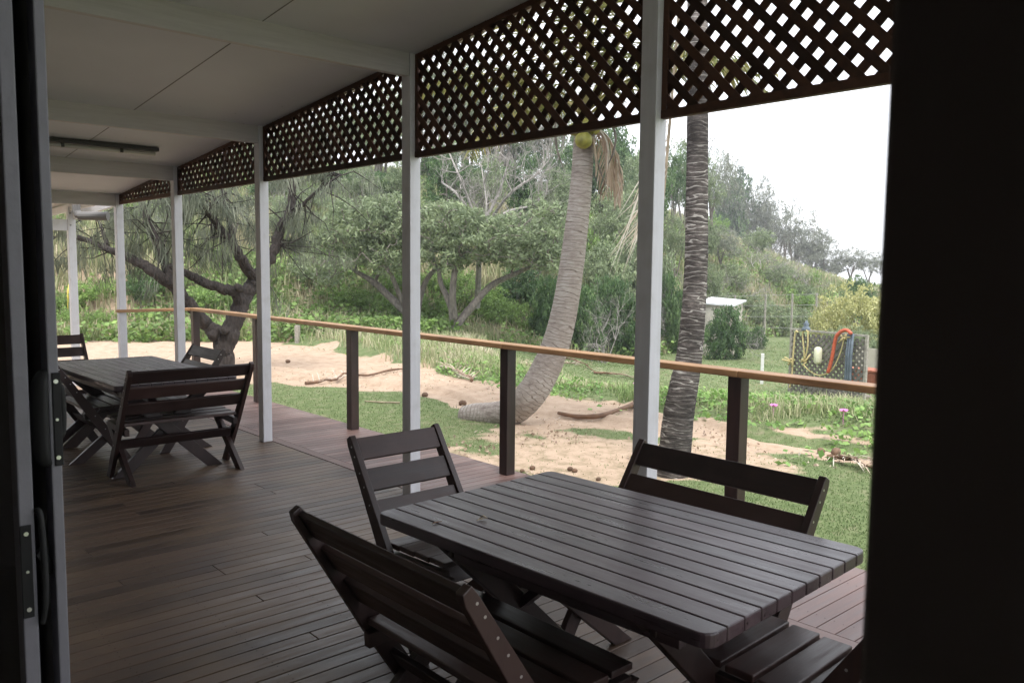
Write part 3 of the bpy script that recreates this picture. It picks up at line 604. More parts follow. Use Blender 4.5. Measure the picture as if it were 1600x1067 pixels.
def shrub(key, lf, lobes, per, rad, size, ncl, trunk=True, bark='bark_grey', aspect=.45, name='shrub', th=None, extra=None):
    r = empty(name, (0, 0, 0)); cl = np.concatenate([inell(c, rr, max(4, int(ncl*w_)), .5) for c, rr, w_ in lobes]); cl[:, 2] = np.maximum(cl[:, 2], .08)
    V, F, tn = leafmesh(cl, rad, per, size, aspect); link_mesh('foliage' if name == 'shrub' else 'crown', V, F, M[lf], r, tn)
    if trunk:
        H_ = max(c[2] for c in cl); limbs = [([(0, 0, -.2), (.05*H_, .02, .2*H_), (-.03*H_, .04*H_, .45*H_)], [.035*H_, .028*H_, .02*H_])]
        for k in range(2):
            a = random.random()*6.28; limbs.append(([(0, 0, -.1), (.12*H_*math.cos(a), .12*H_*math.sin(a), .25*H_), (.25*H_*math.cos(a), .25*H_*math.sin(a), .55*H_)], [.028*H_, .02*H_, .012*H_]))
        sub = [cl[i] for i in RNG.choice(len(cl), min(len(cl), 70), replace=False)]
        mb = skeleton(limbs, sub, .006*H_/3, .012*H_, 4)
        if extra: extra(mb, H_)
        mb.build('stems' if name == 'shrub' else 'trunk', M[bark], r, smooth=True)
    PROTO[key] = (r, float(V[:, 2].max()), float(max(V[:, 0].max()-V[:, 0].min(), V[:, 1].max()-V[:, 1].min())))
shrub('dark', 'lf_dark', [((0, 0, .75), (1.0, 1.0, .7), .6), ((.6, .2, .6), (.7, .8, .55), .4), ((-.6, -.3, .5), (.7, .7, .5), .4)], 34, .21, .115, 190)
shrub('bright', 'lf_bright', [((0, 0, .5), (1.0, 1.0, .5), .6), ((.8, -.2, .35), (.6, .6, .35), .3), ((-.7, .3, .4), (.6, .7, .4), .3)], 26, .17, .09, 170)
shrub('mixed', 'lf_banksia', [((0, 0, .8), (1.0, .9, .6), .6), ((.5, .5, 1.1), (.6, .6, .5), .4), ((-.5, 0, .6), (.7, .8, .5), .4)], 26, .17, .09, 180)
shrub('yellow', 'lf_yellow', [((0, 0, .75), (1.1, 1.1, .75), .8), ((.7, .3, .6), (.7, .7, .6), .4), ((-.7, -.2, .5), (.6, .7, .5), .3)], 44, .17, .08, 260, trunk=False)
shrub('tree', 'lf_banksia', [((0, 0, 3.1), (1.7, 1.6, .9), .6), ((.9, .5, 2.4), (1.2, 1.2, .7), .4), ((-1.0, -.3, 2.2), (1.2, 1.1, .7), .4)], 30, .3, .13, 190, name='tree')
shrub('greentree', 'lf_dark', [((0, 0, 2.9), (1.6, 1.6, 1.1), .6), ((.7, .4, 2.0), (1.4, 1.3, .8), .4), ((-.9, -.3, 1.9), (1.2, 1.3, .8), .4)], 34, .34, .16, 200, name='tree')
shrub('ridge', 'lf_ridge', [((0, 0, 3.0), (1.5, 1.4, .9), .6), ((.8, .3, 2.3), (1.3, 1.1, .7), .4), ((-.9, .2, 2.0), (1.2, 1.1, .8), .4)], 30, .32, .12, 190, name='tree')
shrub('airy', 'lf_ridge', [((0, 0, 3.0), (1.6, 1.5, 1.0), .6), ((-.8, .3, 2.2), (1.3, 1.1, .8), .5)], 15, .3, .11, 170, name='tree', bark='bark_grey')
def bare(key, n, H_, spread, upb):
    r = empty('bare_tree', (0, 0, 0)); mb = MB()
    for k in range(n):
        a = random.random()*6.28; twigs(mb, (0, 0, -.1), (.5*math.cos(a), .5*math.sin(a), 1), H_*.36, .03*H_/2.5, 5, spread, upb)
    mb.build('branches', M['bark_dead'], r); z = max(v[2] for v in mb.v); PROTO[key] = (r, z, z)
bare('bare', 4, 2.6, .62, .12); bare('bare_low', 5, 1.6, .8, .05)
USED = {}
def place(key, px, D, ytop, label, cat, group, wide=100, name=None, rz=None):
    r, h, w_ = PROTO[key]; b = T(px, D) if D > 100 else ground_at(px, D); D = float((b-CP)@FW); top = at_d(px, ytop, D)[2]; s = max(.25, (top-b[2])/h); rz = random.random()*6.28 if rz is None else rz; wide = wide*D/FPX/w_/s*1.1
    if key not in USED: o = r; USED[key] = 1; o.location = tuple(b); o.rotation_euler = (0, 0, rz); o.scale = (s*wide, s*wide, s)
    else: o = copy_thing(r, b, rz, (s*wide, s*wide, s))
    if name: o.name = name
    tag(o, label, cat, group); return o
GT, GB = 'trees on the dune hillside', 'bushes along the foot of the hill'
# hillside trees, right ridge, from the palms down to the right
for a in [('tree', 1066, 44, 205, 'grey green tree on the ridge half hidden by the dark palm trunk', 80), ('airy', 1112, 46, 215, 'thin feathery tree just right of the dark palm trunk top', 80),
          ('greentree', 1150, 338, 258, 'rounded dense green tree on the ridge right of the dark palm', 85), ('ridge', 1187, 360, 272, 'grey tree rising behind the rounded green ridge tree', 60),
          ('airy', 1208, 375, 296, 'open dark stemmed tree on the ridge against white sky', 70), ('airy', 1245, 400, 308, 'wide see-through tree with a low side branch on the ridge', 95),
          ('airy', 1290, 422, 360, 'small faint tree on the lower ridge above the yellow bush', 70), ('ridge', 1325, 430, 384, 'hazy grey tree low on the skyline near the doorway edge', 60), ('ridge', 1360, 432, 388, 'last skyline tree beside the dark doorway edge', 60),
          ('ridge', 1262, 415, 375, 'low grey scrub tree below the open ridge trees', 60), ('ridge', 1300, 432, 402, 'low grey tree behind the top of the yellow bush', 70), ('greentree', 1345, 36, 425, 'dark green tree directly behind the yellow bush', 70),
          ('bare', 1165, 362, 285, 'bare grey tree among the ridge trees', 60), ('bare', 1225, 398, 345, 'bare branching tree at the edge of the grassy slope', 60), ('airy', 1130, 350, 225, 'wispy tree above the rounded green ridge tree', 70)]:
    place(a[0], a[1], a[2], a[3], a[4], 'tree', GT, a[5])
# hillside trees behind the lattice and between the palms
for a in [('greentree', 1010, 36, 225, 'dense tree seen right behind the large white post', 90), ('tree', 985, 33, 232, 'grey green tree between leaning palm top and large white post', 90), ('tree', 950, 30, 290, 'pale leafy tree just right of the leaning palm trunk', 110),
          ('greentree', 940, 40, 170, 'tall green tree behind the leaning palm crown', 110), ('bare', 1052, 36, 280, 'bare grey tree between white post and dark palm', 70), ('greentree', 880, 38, 215, 'green tree just left of the leaning palm crown', 90),
          ('tree', 862, 31, 275, 'pale green tree right of the big dead tree', 100), ('greentree', 800, 44, 185, 'tall tree behind the big dead tree, upper right', 120), ('tree', 735, 44, 165, 'tall tree behind the big dead tree, upper left', 110),
          ('greentree', 680, 38, 225, 'shaded green tree just right of the second white post', 90), ('greentree', 755, 36, 250, 'dark tree directly behind the dead branches', 110), ('airy', 655, 42, 150, 'tall tree behind the left edge of the large lattice', 120),
          ('tree', 590, 38, 180, 'tall tree behind the right half of the third lattice', 120), ('greentree', 600, 32, 262, 'dark leafy tree above the left banksia crown', 110), ('airy', 520, 38, 165, 'tall tree behind the middle of the third lattice', 120),
          ('greentree', 530, 33, 255, 'dark tree under the third lattice, left of the banksias', 110), ('tree', 455, 38, 200, 'tall tree behind the left end of the third lattice', 110), ('tree', 480, 30, 290, 'grey leaved tree behind the right casuarina limb', 90),
          ('tree', 385, 36, 225, 'tall tree behind the fourth lattice', 120), ('airy', 320, 35, 250, 'grey green tree behind the casuarina centre', 110), ('tree', 240, 34, 285, 'tree behind the farthest lattice', 110),
          ('airy', 160, 32, 300, 'tree behind the pergola post', 100), ('tree', 100, 30, 325, 'tree seen under the pergola at far left', 90), ('greentree', 425, 32, 280, 'dark tree just right of the third white post from the right', 80),
          ('bare', 575, 30, 235, 'bare whitish tree above the left banksia', 70), ('bare', 455, 29, 262, 'bare grey tree behind the upper casuarina limb', 80), ('bare', 830, 34, 200, 'bare tree behind the lattice, left of the palm crown', 90)]:
    place(a[0], a[1], a[2], a[3], a[4], 'tree', GT, a[5])
for a in [('greentree', 700, 360, 212, 'shaded tree left of the dead tree crown, below the lattice', 80), ('tree', 760, 370, 235, 'green tree hidden among the lower dead branches', 90), ('greentree', 820, 370, 228, 'dark green tree at the right edge of the dead branches', 80),
          ('tree', 870, 390, 255, 'pale tree touching the left side of the leaning palm trunk', 80), ('greentree', 955, 350, 205, 'green tree behind the hanging dry fronds of the leaning palm', 90), ('tree', 975, 420, 290, 'leafy tree behind the dead frond left of the white post', 90),
          ('greentree', 1050, 360, 225, 'tree just right of the large white post top', 60), ('tree', 1055, 440, 330, 'green tree low between white post and dark palm', 55), ('tree', 630, 340, 240, 'tree behind the top of the second white post', 70), ('tree', 560, 345, 250, 'tree above the left banksia, behind the bare tree', 80),
          ('bright', 930, 430, 330, 'light green leafy mass right of the leaning palm trunk', 90), ('greentree', 905, 330, 215, 'tree directly behind the top of the leaning palm trunk', 70),
          ('tree', 1090, 45, 235, 'full grey green tree on the ridge right behind the dark palm trunk', 80), ('ridge', 1135, 345, 240, 'full crowned tree on the ridge between palm and rounded tree', 80), ('ridge', 1175, 375, 300, 'spreading tree on the ridge shoulder', 80), ('ridge', 1225, 400, 325, 'spreading grey tree lower on the ridge shoulder', 80), ('ridge', 1270, 420, 352, 'spreading grey tree near the low end of the ridge', 80),
          ('tree', 890, 470, 350, 'full tree left of the leaning palm at mid height', 90), ('tree', 1000, 480, 360, 'full tree behind the large white post at mid height', 90), ('tree', 840, 440, 330, 'full grey green tree right of the right banksia', 90), ('mixed', 1105, 470, 400, 'grey green scrub right of the dark palm at mid height', 50), ('mixed', 1095, 420, 340, 'scrub right of the dark palm below the ridge', 50),
          ('tree', 450, 400, 300, 'grey green tree behind the third white post from the right', 90), ('tree', 520, 420, 300, 'grey green tree left of the left banksia crown', 80), ('airy', 250, 400, 300, 'thin tree behind the casuarina between the far white posts', 90), ('airy', 370, 390, 290, 'thin tree behind the casuarina right limb', 90),
          ('mixed', 1150, 455, 405, 'olive scrub clump in the middle of the grassy slope', 60), ('mixed', 1215, 450, 408, 'olive scrub clump on the right of the grassy slope', 50), ('mixed', 1180, 400, 355, 'scrub clump just under the ridge trees', 60), ('ridge', 1128, 430, 350, 'small grey tree on the slope above the shed', 60),
          ('bare_low', 1165, 470, 412, 'bare twigs above the small round bush', 60), ('bare_low', 1210, 425, 375, 'bare twigs under the spreading ridge trees', 60), ('bare_low', 1265, 455, 415, 'bare twigs left of the yellow bush top', 50), ('mixed', 1120, 500, 450, 'grey green scrub behind the shed roof', 60), ('bright', 1245, 480, 450, 'pale green clump on the slope behind the wire fence', 60), ('mixed', 1180, 500, 455, 'olive clump right behind the shed', 60),
          ('tree', 660, 42, 95, 'dense grey green tree behind the left end of the large lattice', 110), ('tree', 722, 43, 75, 'tall dense tree behind the large lattice, above the dead tree', 110), ('tree', 795, 43, 90, 'tall dense tree behind the middle of the large lattice', 110), ('tree', 600, 40, 130, 'dense tree behind the right end of the third lattice', 100), ('tree', 535, 39, 150, 'dense tree behind the middle of the third lattice', 100), ('tree', 465, 38, 170, 'dense tree behind the left end of the third lattice', 100), ('tree', 860, 43, 120, 'dense tree behind the large lattice, left of the palm crown', 100), ('tree', 395, 37, 205, 'dense tree behind the right half of the fourth lattice', 90),
          ('airy', 690, 42, 60, 'highest tree behind the left half of the large lattice', 110), ('airy', 770, 42, 40, 'highest tree behind the middle of the large lattice', 110), ('airy', 590, 40, 110, 'highest tree behind the third lattice', 110), ('airy', 860, 42, 75, 'tall thin tree behind the lattice left of the palm crown', 100), ('airy', 480, 38, 150, 'tall thin tree behind the left of the third lattice', 100)]:
    place(a[0], a[1], a[2], a[3], a[4], 'bush' if a[0] in ('bright', 'mixed', 'bare_low') else 'tree', GB if a[0] in ('bright', 'mixed', 'bare_low') else GT, a[5])
# bushes
for a in [('dark', 862, 24, 425, 'dark glossy bush left of the leaning palm trunk', 80), ('dark', 915, 23.5, 440, 'dark bush just right of the leaning palm trunk', 75), ('dark', 955, 24.5, 425, 'large dark green bush between palm and white post', 95), ('dark', 992, 24, 455, 'dark bush touching the large white post', 70),
          ('dark', 1048, 27, 420, 'dark bush between white post and dark palm', 60), ('mixed', 960, 27, 360, 'grey green bush above the dark bushes', 110), ('bare_low', 950, 23.0, 430, 'tangle of bare grey twigs over the dark bushes', 90), ('mixed', 1010, 28, 340, 'grey green bush behind the large white post', 90),
          ('bare_low', 1055, 27, 380, 'bare grey twigs between white post and dark palm', 60),
          ('bright', 545, 478, 440, 'bright green bush left of the second white post', 110), ('bright', 600, 492, 455, 'bright green bush under the left banksia', 110), ('bright', 672, 500, 445, 'bright green bush right of the second white post', 80), ('bright', 735, 485, 432, 'bright green bush behind the banksia fork', 110),
          ('bright', 780, 505, 450, 'bright green bush right of the banksia trunk', 100), ('bright', 825, 520, 470, 'bright green bush left of the leaning palm', 90), ('bright', 700, 455, 410, 'bright green bush higher behind the banksia fork', 110), ('bright', 630, 455, 410, 'bright bush high behind the second white post', 100), ('dark', 815, 480, 415, 'dark bush in the shade right of the banksias', 90),
          ('mixed', 490, 440, 395, 'grey green bush right of the third white post', 90), ('bright', 340, 480, 435, 'green bush behind the casuarina fork', 110), ('dark', 225, 470, 415, 'dark green bush behind the low casuarina limb', 80), ('bright', 150, 470, 425, 'bright green bush behind the pergola post', 90), ('bright', 125, 515, 470, 'leafy green bush at the left end of the sand track', 80),
          ('bright', 160, 510, 480, 'low green bush between pergola post and end post', 60), ('bright', 100, 490, 445, 'green bush at the far left edge', 60), ('bright', 235, 505, 478, 'low green bush between the last two white posts', 60), ('bright', 285, 450, 420, 'green bush on the slope above the low casuarina limb', 80),
          ('mixed', 1088, 27.5, 470, 'grey bush beside the shed, behind the dark palm', 40), ('dark', 1138, 24.5, 474, 'leafy bush growing in front of the small shed', 74), ('bare_low', 1150, 25, 452, 'bare branching twigs above the bush at the shed', 75), ('bare_low', 1105, 26, 450, 'bare grey twigs left of the shed', 50),
          ('dark', 1187, 29, 508, 'small round green bush right of the shed', 34), ('mixed', 1208, 525, 468, 'grey green bush on the slope right of the shed', 70), ('mixed', 1248, 515, 475, 'olive bush behind the rope screen', 70), ('bright', 1118, 372, 328, 'pale green bush near the ridge right of the dark palm', 45), ('bare_low', 1185, 430, 372, 'bare twiggy scrub high on the grassy slope', 80),
          ('bare_low', 1140, 400, 345, 'bare twiggy scrub beside the ridge bush', 70), ('bare_low', 1235, 440, 398, 'bare scrub on the lower ridge', 70), ('bright', 1268, 445, 418, 'light green bush on the lower ridge', 30), ('mixed', 1310, 25, 506, 'blue green bush peeping over the rope screen', 60), ('mixed', 1360, 24, 508, 'dark bush at the doorway edge below the yellow bush', 60),
          ('bare_low', 1120, 460, 410, 'bare grey twigs above the shed roof', 60), ('mixed', 1255, 470, 440, 'low olive bush left of the yellow bush', 40),
          ('yellow', 1338, 26, 436, 'large round yellow green bush behind the rope screen', 125), ('yellow', 1284, 29, 476, 'small yellow bush left of the large yellow one', 38)]:
    place(a[0], a[1], a[2], a[3], a[4], 'bush', GB, a[5])
for k, (r, h, w_) in PROTO.items():
    if k not in USED: print('unused proto', k)
# ---------------------------------------------------------------- banksias and the dead tree
def pixtree(name, D, limbs, ells, per, ncl, lf, label, cat='tree', bark='bark_grey', rad=.3, size=.13, dd=1.6, z0=None):
    base = ground_at(limbs[0][0][0][0], D); LM = []
    for P, R_ in limbs:
        pts = [at_d(a, b, D+(c if True else 0)) for a, b, c in P]; LM.append((pts, [q*D/FPX for q in R_]))
    LM[0][0][0] = base-np.array([0, 0, .15])
    cl = []
    for (cx, cy, rx, ry, w_) in ells:
        for k in range(int(ncl*w_)):
            a = random.random()*6.28; q = math.sqrt(random.random()); cl.append(at_d(cx+rx*q*math.cos(a), cy+ry*q*math.sin(a), D+random.uniform(-dd, dd)*math.sqrt(1-.7*q*q)))
    r = empty(name, base, label=label, cat=cat); off = np.array(base)
    cl = [c-off for c in cl]; LM = [([p-off for p in P], R_) for P, R_ in LM]
    mb = skeleton(LM, cl, .012, .06, 5); mb.build('trunk', M[bark], r, smooth=True)
    V, F, tn = leafmesh(np.array(cl), rad, per, size, .35, .8, .55); link_mesh('crown', V, F, M[lf], r, tn); return r
pixtree('banksia_tree', 22, [([(648, 520, 0), (640, 495, 0), (615, 470, 0), (585, 442, .3), (555, 424, .6)], [9, 8, 6, 5, 3]), ([(645, 505, 0), (628, 470, -.2), (612, 430, -.5), (600, 395, -.5)], [5, 4, 3.5, 2]), ([(650, 515, 0), (655, 470, .2), (668, 435, .2), (692, 410, .4)], [6, 5, 4, 2.5])],
        [(560, 350, 62, 38, .4), (605, 345, 45, 40, .3), (515, 400, 42, 40, .2), (600, 400, 50, 32, .25), (650, 350, 35, 42, .2)], 38, 300, 'lf_banksia', 'spreading banksia tree left, its trunk hidden behind the second white post', rad=.26)
pixtree('banksia_tree', 21, [([(712, 518, 0), (708, 490, 0), (700, 468, 0), (688, 440, .2), (686, 415, .3)], [9, 7, 5, 4, 2.5]), ([(710, 500, 0), (707, 460, -.2), (712, 420, -.3), (728, 395, -.3)], [6, 5.5, 4.5, 3]), ([(714, 508, 0), (738, 478, .2), (768, 446, .5), (805, 428, .8), (850, 408, 1.)], [6.5, 6, 5, 4, 2])],
        [(700, 350, 52, 36, .3), (745, 372, 55, 42, .3), (690, 395, 45, 25, .15), (800, 375, 48, 40, .25), (850, 350, 42, 45, .25), (860, 400, 32, 28, .15)], 38, 300, 'lf_banksia', 'spreading banksia tree right, with forked grey trunk in full view', rad=.26)
b = ground_at(745, 22.6); dt = empty('dead_tree', b, label='large leafless dead tree with pale grey branches rising above the banksias', cat='tree'); mb = MB()
for P in [[(745, 480), (748, 420), (745, 360), (720, 310), (690, 285)], [(745, 440), (755, 370), (760, 320), (752, 260)], [(748, 400), (770, 340), (800, 300), (835, 275), (858, 250)], [(750, 380), (785, 335), (830, 322), (850, 310)], [(748, 370), (735, 320), (715, 270), (700, 235)], [(755, 350), (780, 300), (795, 250)]]:
    pts = [at_d(a, c, 22.6+random.uniform(-.6, .6))-b for a, c in P]; R_ = list(np.linspace(.1, .02, len(pts)) if P[0][1] == 480 else np.linspace(.055, .015, len(pts))); p2, r2 = spline(pts, R_, 4); mb.tube(p2, r2, 6)
    for i in range(6, len(p2), 2):
        for k in range(2): twigs(mb, p2[i], unit(RNG.normal(size=3))+np.array([0, 0, .5]), random.uniform(.4, .65), .017, 4, .7, .12)
mb.build('branches', M['bark_dead'], dt)
# ---------------------------------------------------------------- casuarina leaning over the track
DC = 13.6; cb = ground_at(348, DC)
def Q(cx, cy, dd=0): return at_d(80+cx/3.4425, 290+cy/3.4425, DC+dd)-cb
cas = empty('casuarina_tree', cb, label='leaning casuarina with dark forked trunk and drooping needle foliage behind the railing corner', cat='tree'); mb = MB(); nodes = []
LIMBS = [([(925, 1080, 0), (930, 960, 0), (925, 880, 0), (905, 805, 0), (860, 770, -.1), (790, 700, -.3), (720, 610, -.5), (640, 530, -.6), (560, 470, -.7), (490, 420, -.6), (400, 380, -.3), (300, 340, .0), (170, 285, .4), (40, 265, .6)], [.22, .17, .16, .15, .125, .11, .105, .10, .095, .085, .075, .06, .05, .035]),
         ([(925, 900, 0), (955, 800, 0), (1000, 700, .1), (1040, 600, .2), (1085, 520, .3), (1150, 430, .4), (1195, 350, .5), (1235, 230, .6), (1290, 110, .7), (1300, -60, .8), (1330, -250, .9)], [.17, .17, .16, .145, .13, .115, .10, .09, .08, .06, .03]),
         ([(1010, 640, .1), (990, 575, 0), (900, 550, -.2), (820, 520, -.3), (760, 490, -.4), (700, 460, -.6), (640, 430, -.8)], [.11, .10, .09, .085, .075, .06, .04]),
         ([(1100, 500, .3), (1050, 440, .1), (1010, 370, -.1), (960, 290, -.2), (895, 215, -.3), (830, 130, -.4), (760, 60, -.5), (640, -40, -.6), (520, -160, -.6)], [.10, .10, .085, .075, .065, .055, .05, .035, .02]),
         ([(650, 540, -.7), (620, 440, -.6), (590, 350, -.5), (550, 250, -.4), (515, 170, -.3), (480, 60, -.2), (440, -80, -.1)], [.08, .08, .075, .065, .055, .04, .02]),
         ([(985, 320, -.1), (960, 200, 0), (930, 90, .2), (920, -60, .3), (960, -250, .3)], [.05, .045, .035, .025, .02]),
         ([(1220, 260, .6), (1310, 150, .5), (1420, 40, .4), (1560, -60, .2)], [.05, .045, .03, .015]),
         ([(300, 340, 0), (280, 250, .2), (240, 160, .3), (200, 60, .4)], [.035, .03, .02, .012])]
for P, R_ in LIMBS:
    p2, r2 = spline([Q(*a) for a in P], R_, 6); p2 = [q+RNG.normal(size=3)*min(.012, rr_*.12) for q, rr_ in zip(p2, r2)]; mb.tube(p2, [q*.9*random.uniform(.96, 1.04) for q in r2], 12, bumps=.10); nodes += [(np.array(a), b_) for a, b_ in zip(p2, r2)][8:]
for kx, ky, rr in ((865, 800, .10), (930, 775, .085), (1000, 545, .07)): mb.tube([Q(kx+15, ky+12, 0), Q(kx, ky, -.22)], [rr, rr*.85], 9, bumps=.15)
# side twigs and hanging needles
hang = []
for k in range(210):
    a, b_ = random.choice([n for n in nodes if n[1] < .10 and n[0][2] > 1.9]); dr = unit(RNG.normal(size=3)*np.array([1, 1, .6])+np.array([0, 0, .25])); ln = random.uniform(.3, 1.2); q = a; pts = [a]
    for s in range(3): dr = unit(dr+RNG.normal(size=3)*.25+np.array([0, 0, -.12])); q = q+dr*ln/3; pts.append(q)
    mb.tube(pts, [.014, .011, .008, .005], 4, cap=False); hang += [pts[2], pts[3], (pts[2]+pts[3])/2] if random.random() < .62 else []
mb.build('trunk', M['bark_dark'], cas, smooth=True)
P_, d_s, l_s, tn = [], [], [], []
for c in hang:
    n = random.randint(14, 34); base = np.asarray(c)+RNG.normal(size=(n, 3))*np.array([.07, .07, .05]); sw = RNG.normal(size=3)*.22; dv = RNG.normal(size=(n, 3))*.17+sw+np.array([0, 0, -1]); P_.append(base); d_s.append(unit(dv)); l_s.append(np.full(n, random.uniform(.14, .32))); tn.append(np.clip(random.gauss(.5, .18)+RNG.normal(size=n)*.12, 0, 1))
B_ = np.concatenate(P_); Dv = np.concatenate(d_s); Ln = np.concatenate(l_s)[:, None]*(.6+.7*RNG.random((len(B_), 1))); sd = unit(np.cross(Dv, RNG.normal(size=Dv.shape)))
V = np.stack([B_-sd*.003, B_+sd*.003, B_+Dv*Ln*.6+sd*.006, B_+Dv*Ln, B_+Dv*Ln*.6-sd*.006], 1).reshape(-1, 3); F = np.arange(len(B_)*5).reshape(-1, 5)
link_mesh('needle_foliage', V, F, M['lf_cas'], cas, np.concatenate(tn))
# ---------------------------------------------------------------- coconut palms
def frond_mesh(p0, az, el, ln, droop, nl=42, lw=.035, ll=.62, hangl=.6, side=None):
    p = np.array(p0, float); d = np.array([math.cos(az)*math.cos(el), math.sin(az)*math.cos(el), math.sin(el)]); pts = [p]; ds = [d]
    for k in range(14): d = unit(d+np.array([0, 0, -droop*(.5+k/9)])); p = p+d*ln/14; pts.append(p); ds.append(d)
    pts = np.array(pts); V = []; F = []; tn = []
    for k in range(14):
        a, b_ = pts[k], pts[k+1]; s = unit(np.cross(ds[k], [0, 0, 1.])+1e-6); w0, w1 = .03*(1-k/15), .03*(1-(k+1)/15); u = unit(np.cross(s, ds[k]))
        i = len(V); V += [a-s*w0, a+s*w0, b_+s*w1, b_-s*w1, a+u*w0*.8, b_+u*w1*.8]; F += [(i, i+1, i+2, i+3), (i+1, i+4, i+5, i+2), (i+4, i, i+3, i+5)]; tn += [.85]*3
    for j in range(nl):
        t = 2.2+11.6*j/nl; k = min(int(t), 13); q = pts[k]*(1-t+k)+pts[k+1]*(t-k); s = unit(np.cross(ds[k], [0, 0, 1.])+1e-6)
        for sg in ((-1, 1) if side is None else (side,)):
            L_ = ll*math.sin(math.pi*min(.95, .15+.8*j/nl))*random.uniform(.8, 1.15)
            dl = unit(s*sg+ds[k]*random.uniform(.5, .8)+np.array([0, 0, -hangl*random.uniform(.4, 1)])); d2 = unit(dl+np.array([0, 0, -hangl*.9])); mid = q+dl*L_*.5; tip = mid+d2*L_*.5; wv = unit(np.cross(dl, [0, 0, 1.])+RNG.normal(size=3)*.3)*lw*.5
            i = len(V); V += [q-wv*.5, q+wv*.5, mid+wv, mid-wv, tip]; F += [(i, i+1, i+2, i+3), (i+3, i+2, i+4)]; c_ = min(.98, max(.02, random.gauss(.45, .2))); tn += [c_]*2
    return V, F, tn
def frond(parent, mat_, *a, **k):
    V, F, tn = frond_mesh(*a, **k); return link_mesh(k.pop('nm', 'frond'), V, F, M[mat_], parent, tn)
# leaning palm
DP = 9.6; pb = ground_at(790, DP)
def QP(x, y, dd=0): return at_d(x, y, DP+dd)-pb
p1 = empty('leaning_palm', pb, label='leaning coconut palm whose pale ringed trunk lies on the ground then curves upward', cat='palm tree')
pts = [QP(726, 652, .48), QP(741, 650, .4), QP(762, 650, .3), QP(795, 645, .15), QP(826, 620, 0), QP(852, 578, 0), QP(871, 530, 0), QP(884, 475, 0), QP(894, 410, 0), QP(902, 345, 0), QP(908, 290, 0), QP(912, 225, 0), QP(914, 190, 0)]
rr = [q*DP/FPX for q in (18, 21, 22, 23, 24, 23, 21.5, 20, 19, 18, 17, 16, 15)]
p2, r2 = spline(pts, rr, 9)
r2 = [q*(1+.008*math.sin(i*1.9)+.006*random.uniform(-1, 1)) for i, q in enumerate(r2)]
MB().tube(p2, r2, 28, bumps=.02).build('trunk', M['palm_light'], p1, smooth=True)
cr = QP(914, 200, 0)
for k, (x, y, dd) in enumerate([(912, 219, -.24), (898, 202, -.1), (928, 200, -.1), (915, 196, -.26)]):
    KS = 1.15 if k == 0 else .9; c = QP(x, y, dd); MB().tube([c+np.array([0, 0, q_*KS]) for q_ in (-.085, -.075, -.055, -.02, .03, .065, .085)], [q_*KS for q_ in (.02, .045, .07, .088, .085, .05, .015)], 14).build('coconut', M['coconut'], p1, smooth=True)
for k in range(17):
    az = k*2.399+.3; el = [1.3, 1.0, .75, .55][k % 4]+random.uniform(-.12, .12); frond(p1, 'lf_palm', cr+np.array([0, 0, .1+.05*(k % 3)]), az, el, random.uniform(2.1, 2.6), .075+.01*(k % 3))
for (x, y, ang, ln) in ((940, 200, .2, .85), (955, 195, .7, .75), (965, 190, -.3, .6)):
    azr = math.atan2(RT[1], RT[0])+ang; frond(p1, 'lf_drypalm', cr, azr, .25, ln*1.3, .42, nl=24, ll=.45, hangl=1.6, lw=.022)
for P in ([(868, 190), (868, 215), (872, 240), (882, 266)], [(957, 195), (962, 215), (958, 240), (948, 262)], [(928, 210), (930, 240), (936, 262), (944, 285)]):
    p2, r2 = spline([QP(x, y, -.15) for x, y in P], [.02, .035, .03, .004], 5); MB().tube(p2, r2, 8, squash=.4).build('dry_sheath', M['bark_grey'], p1, smooth=True)
c0 = QP(926, 215, -.18); p2, r2 = spline([c0, QP(930, 240, -.2), QP(932, 262, -.2), QP(931, 278, -.2)], [.05, .035, .04, .005], 5); MB().tube(p2, r2, 8, squash=.35).build('dry_sheath', M['dry'], p1, smooth=True)
# upright palm with dark rings
DQ = 7.35; qb = ground_at(1056, DQ)
def QQ(x, y, dd=0): return at_d(x, y, DQ+dd)-qb
p2_ = empty('upright_palm', qb, label='tall upright coconut palm with dark coarsely ringed trunk right of the large white post', cat='palm tree')
pts = [QQ(1047, 790), QQ(1051, 745), QQ(1055, 700), QQ(1060, 650), QQ(1068, 605), QQ(1077, 555), QQ(1084, 480), QQ(1088, 400), QQ(1089, 300), QQ(1090, 190), QQ(1090, 60), QQ(1089, -60), QQ(1088, -230)]
rr = [q*DQ/FPX for q in (31, 27, 25, 24, 22.5, 20, 18.5, 18, 17, 16.5, 16, 15, 14)]
pp2, r2 = spline(pts, rr, 12); r2 = [q*(1+.014*random.uniform(-1, 1)) for i, q in enumerate(r2)]
MB().tube(pp2, r2, 28, bumps=.02).build('trunk', M['palm_dark'], p2_, smooth=True)
cr = QQ(1088, -225)
for k in range(16):
    az = k*2.399+1.0; el = [1.25, .9, .6, .35][k % 4]+random.uniform(-.1, .1); frond(p2_, 'lf_palm', cr+np.array([0, 0, .04*(k % 3)]), az, el, random.uniform(2.1, 2.6), .085+.01*(k % 3), lw=.03)
azr = math.atan2(RT[1], RT[0])
for da, ln in ((.1, 1.9), (-.4, 1.8)): frond(p2_, 'lf_drypalm', cr, azr+da, .3, ln, .11, nl=38, ll=.6, hangl=1.2, lw=.022)
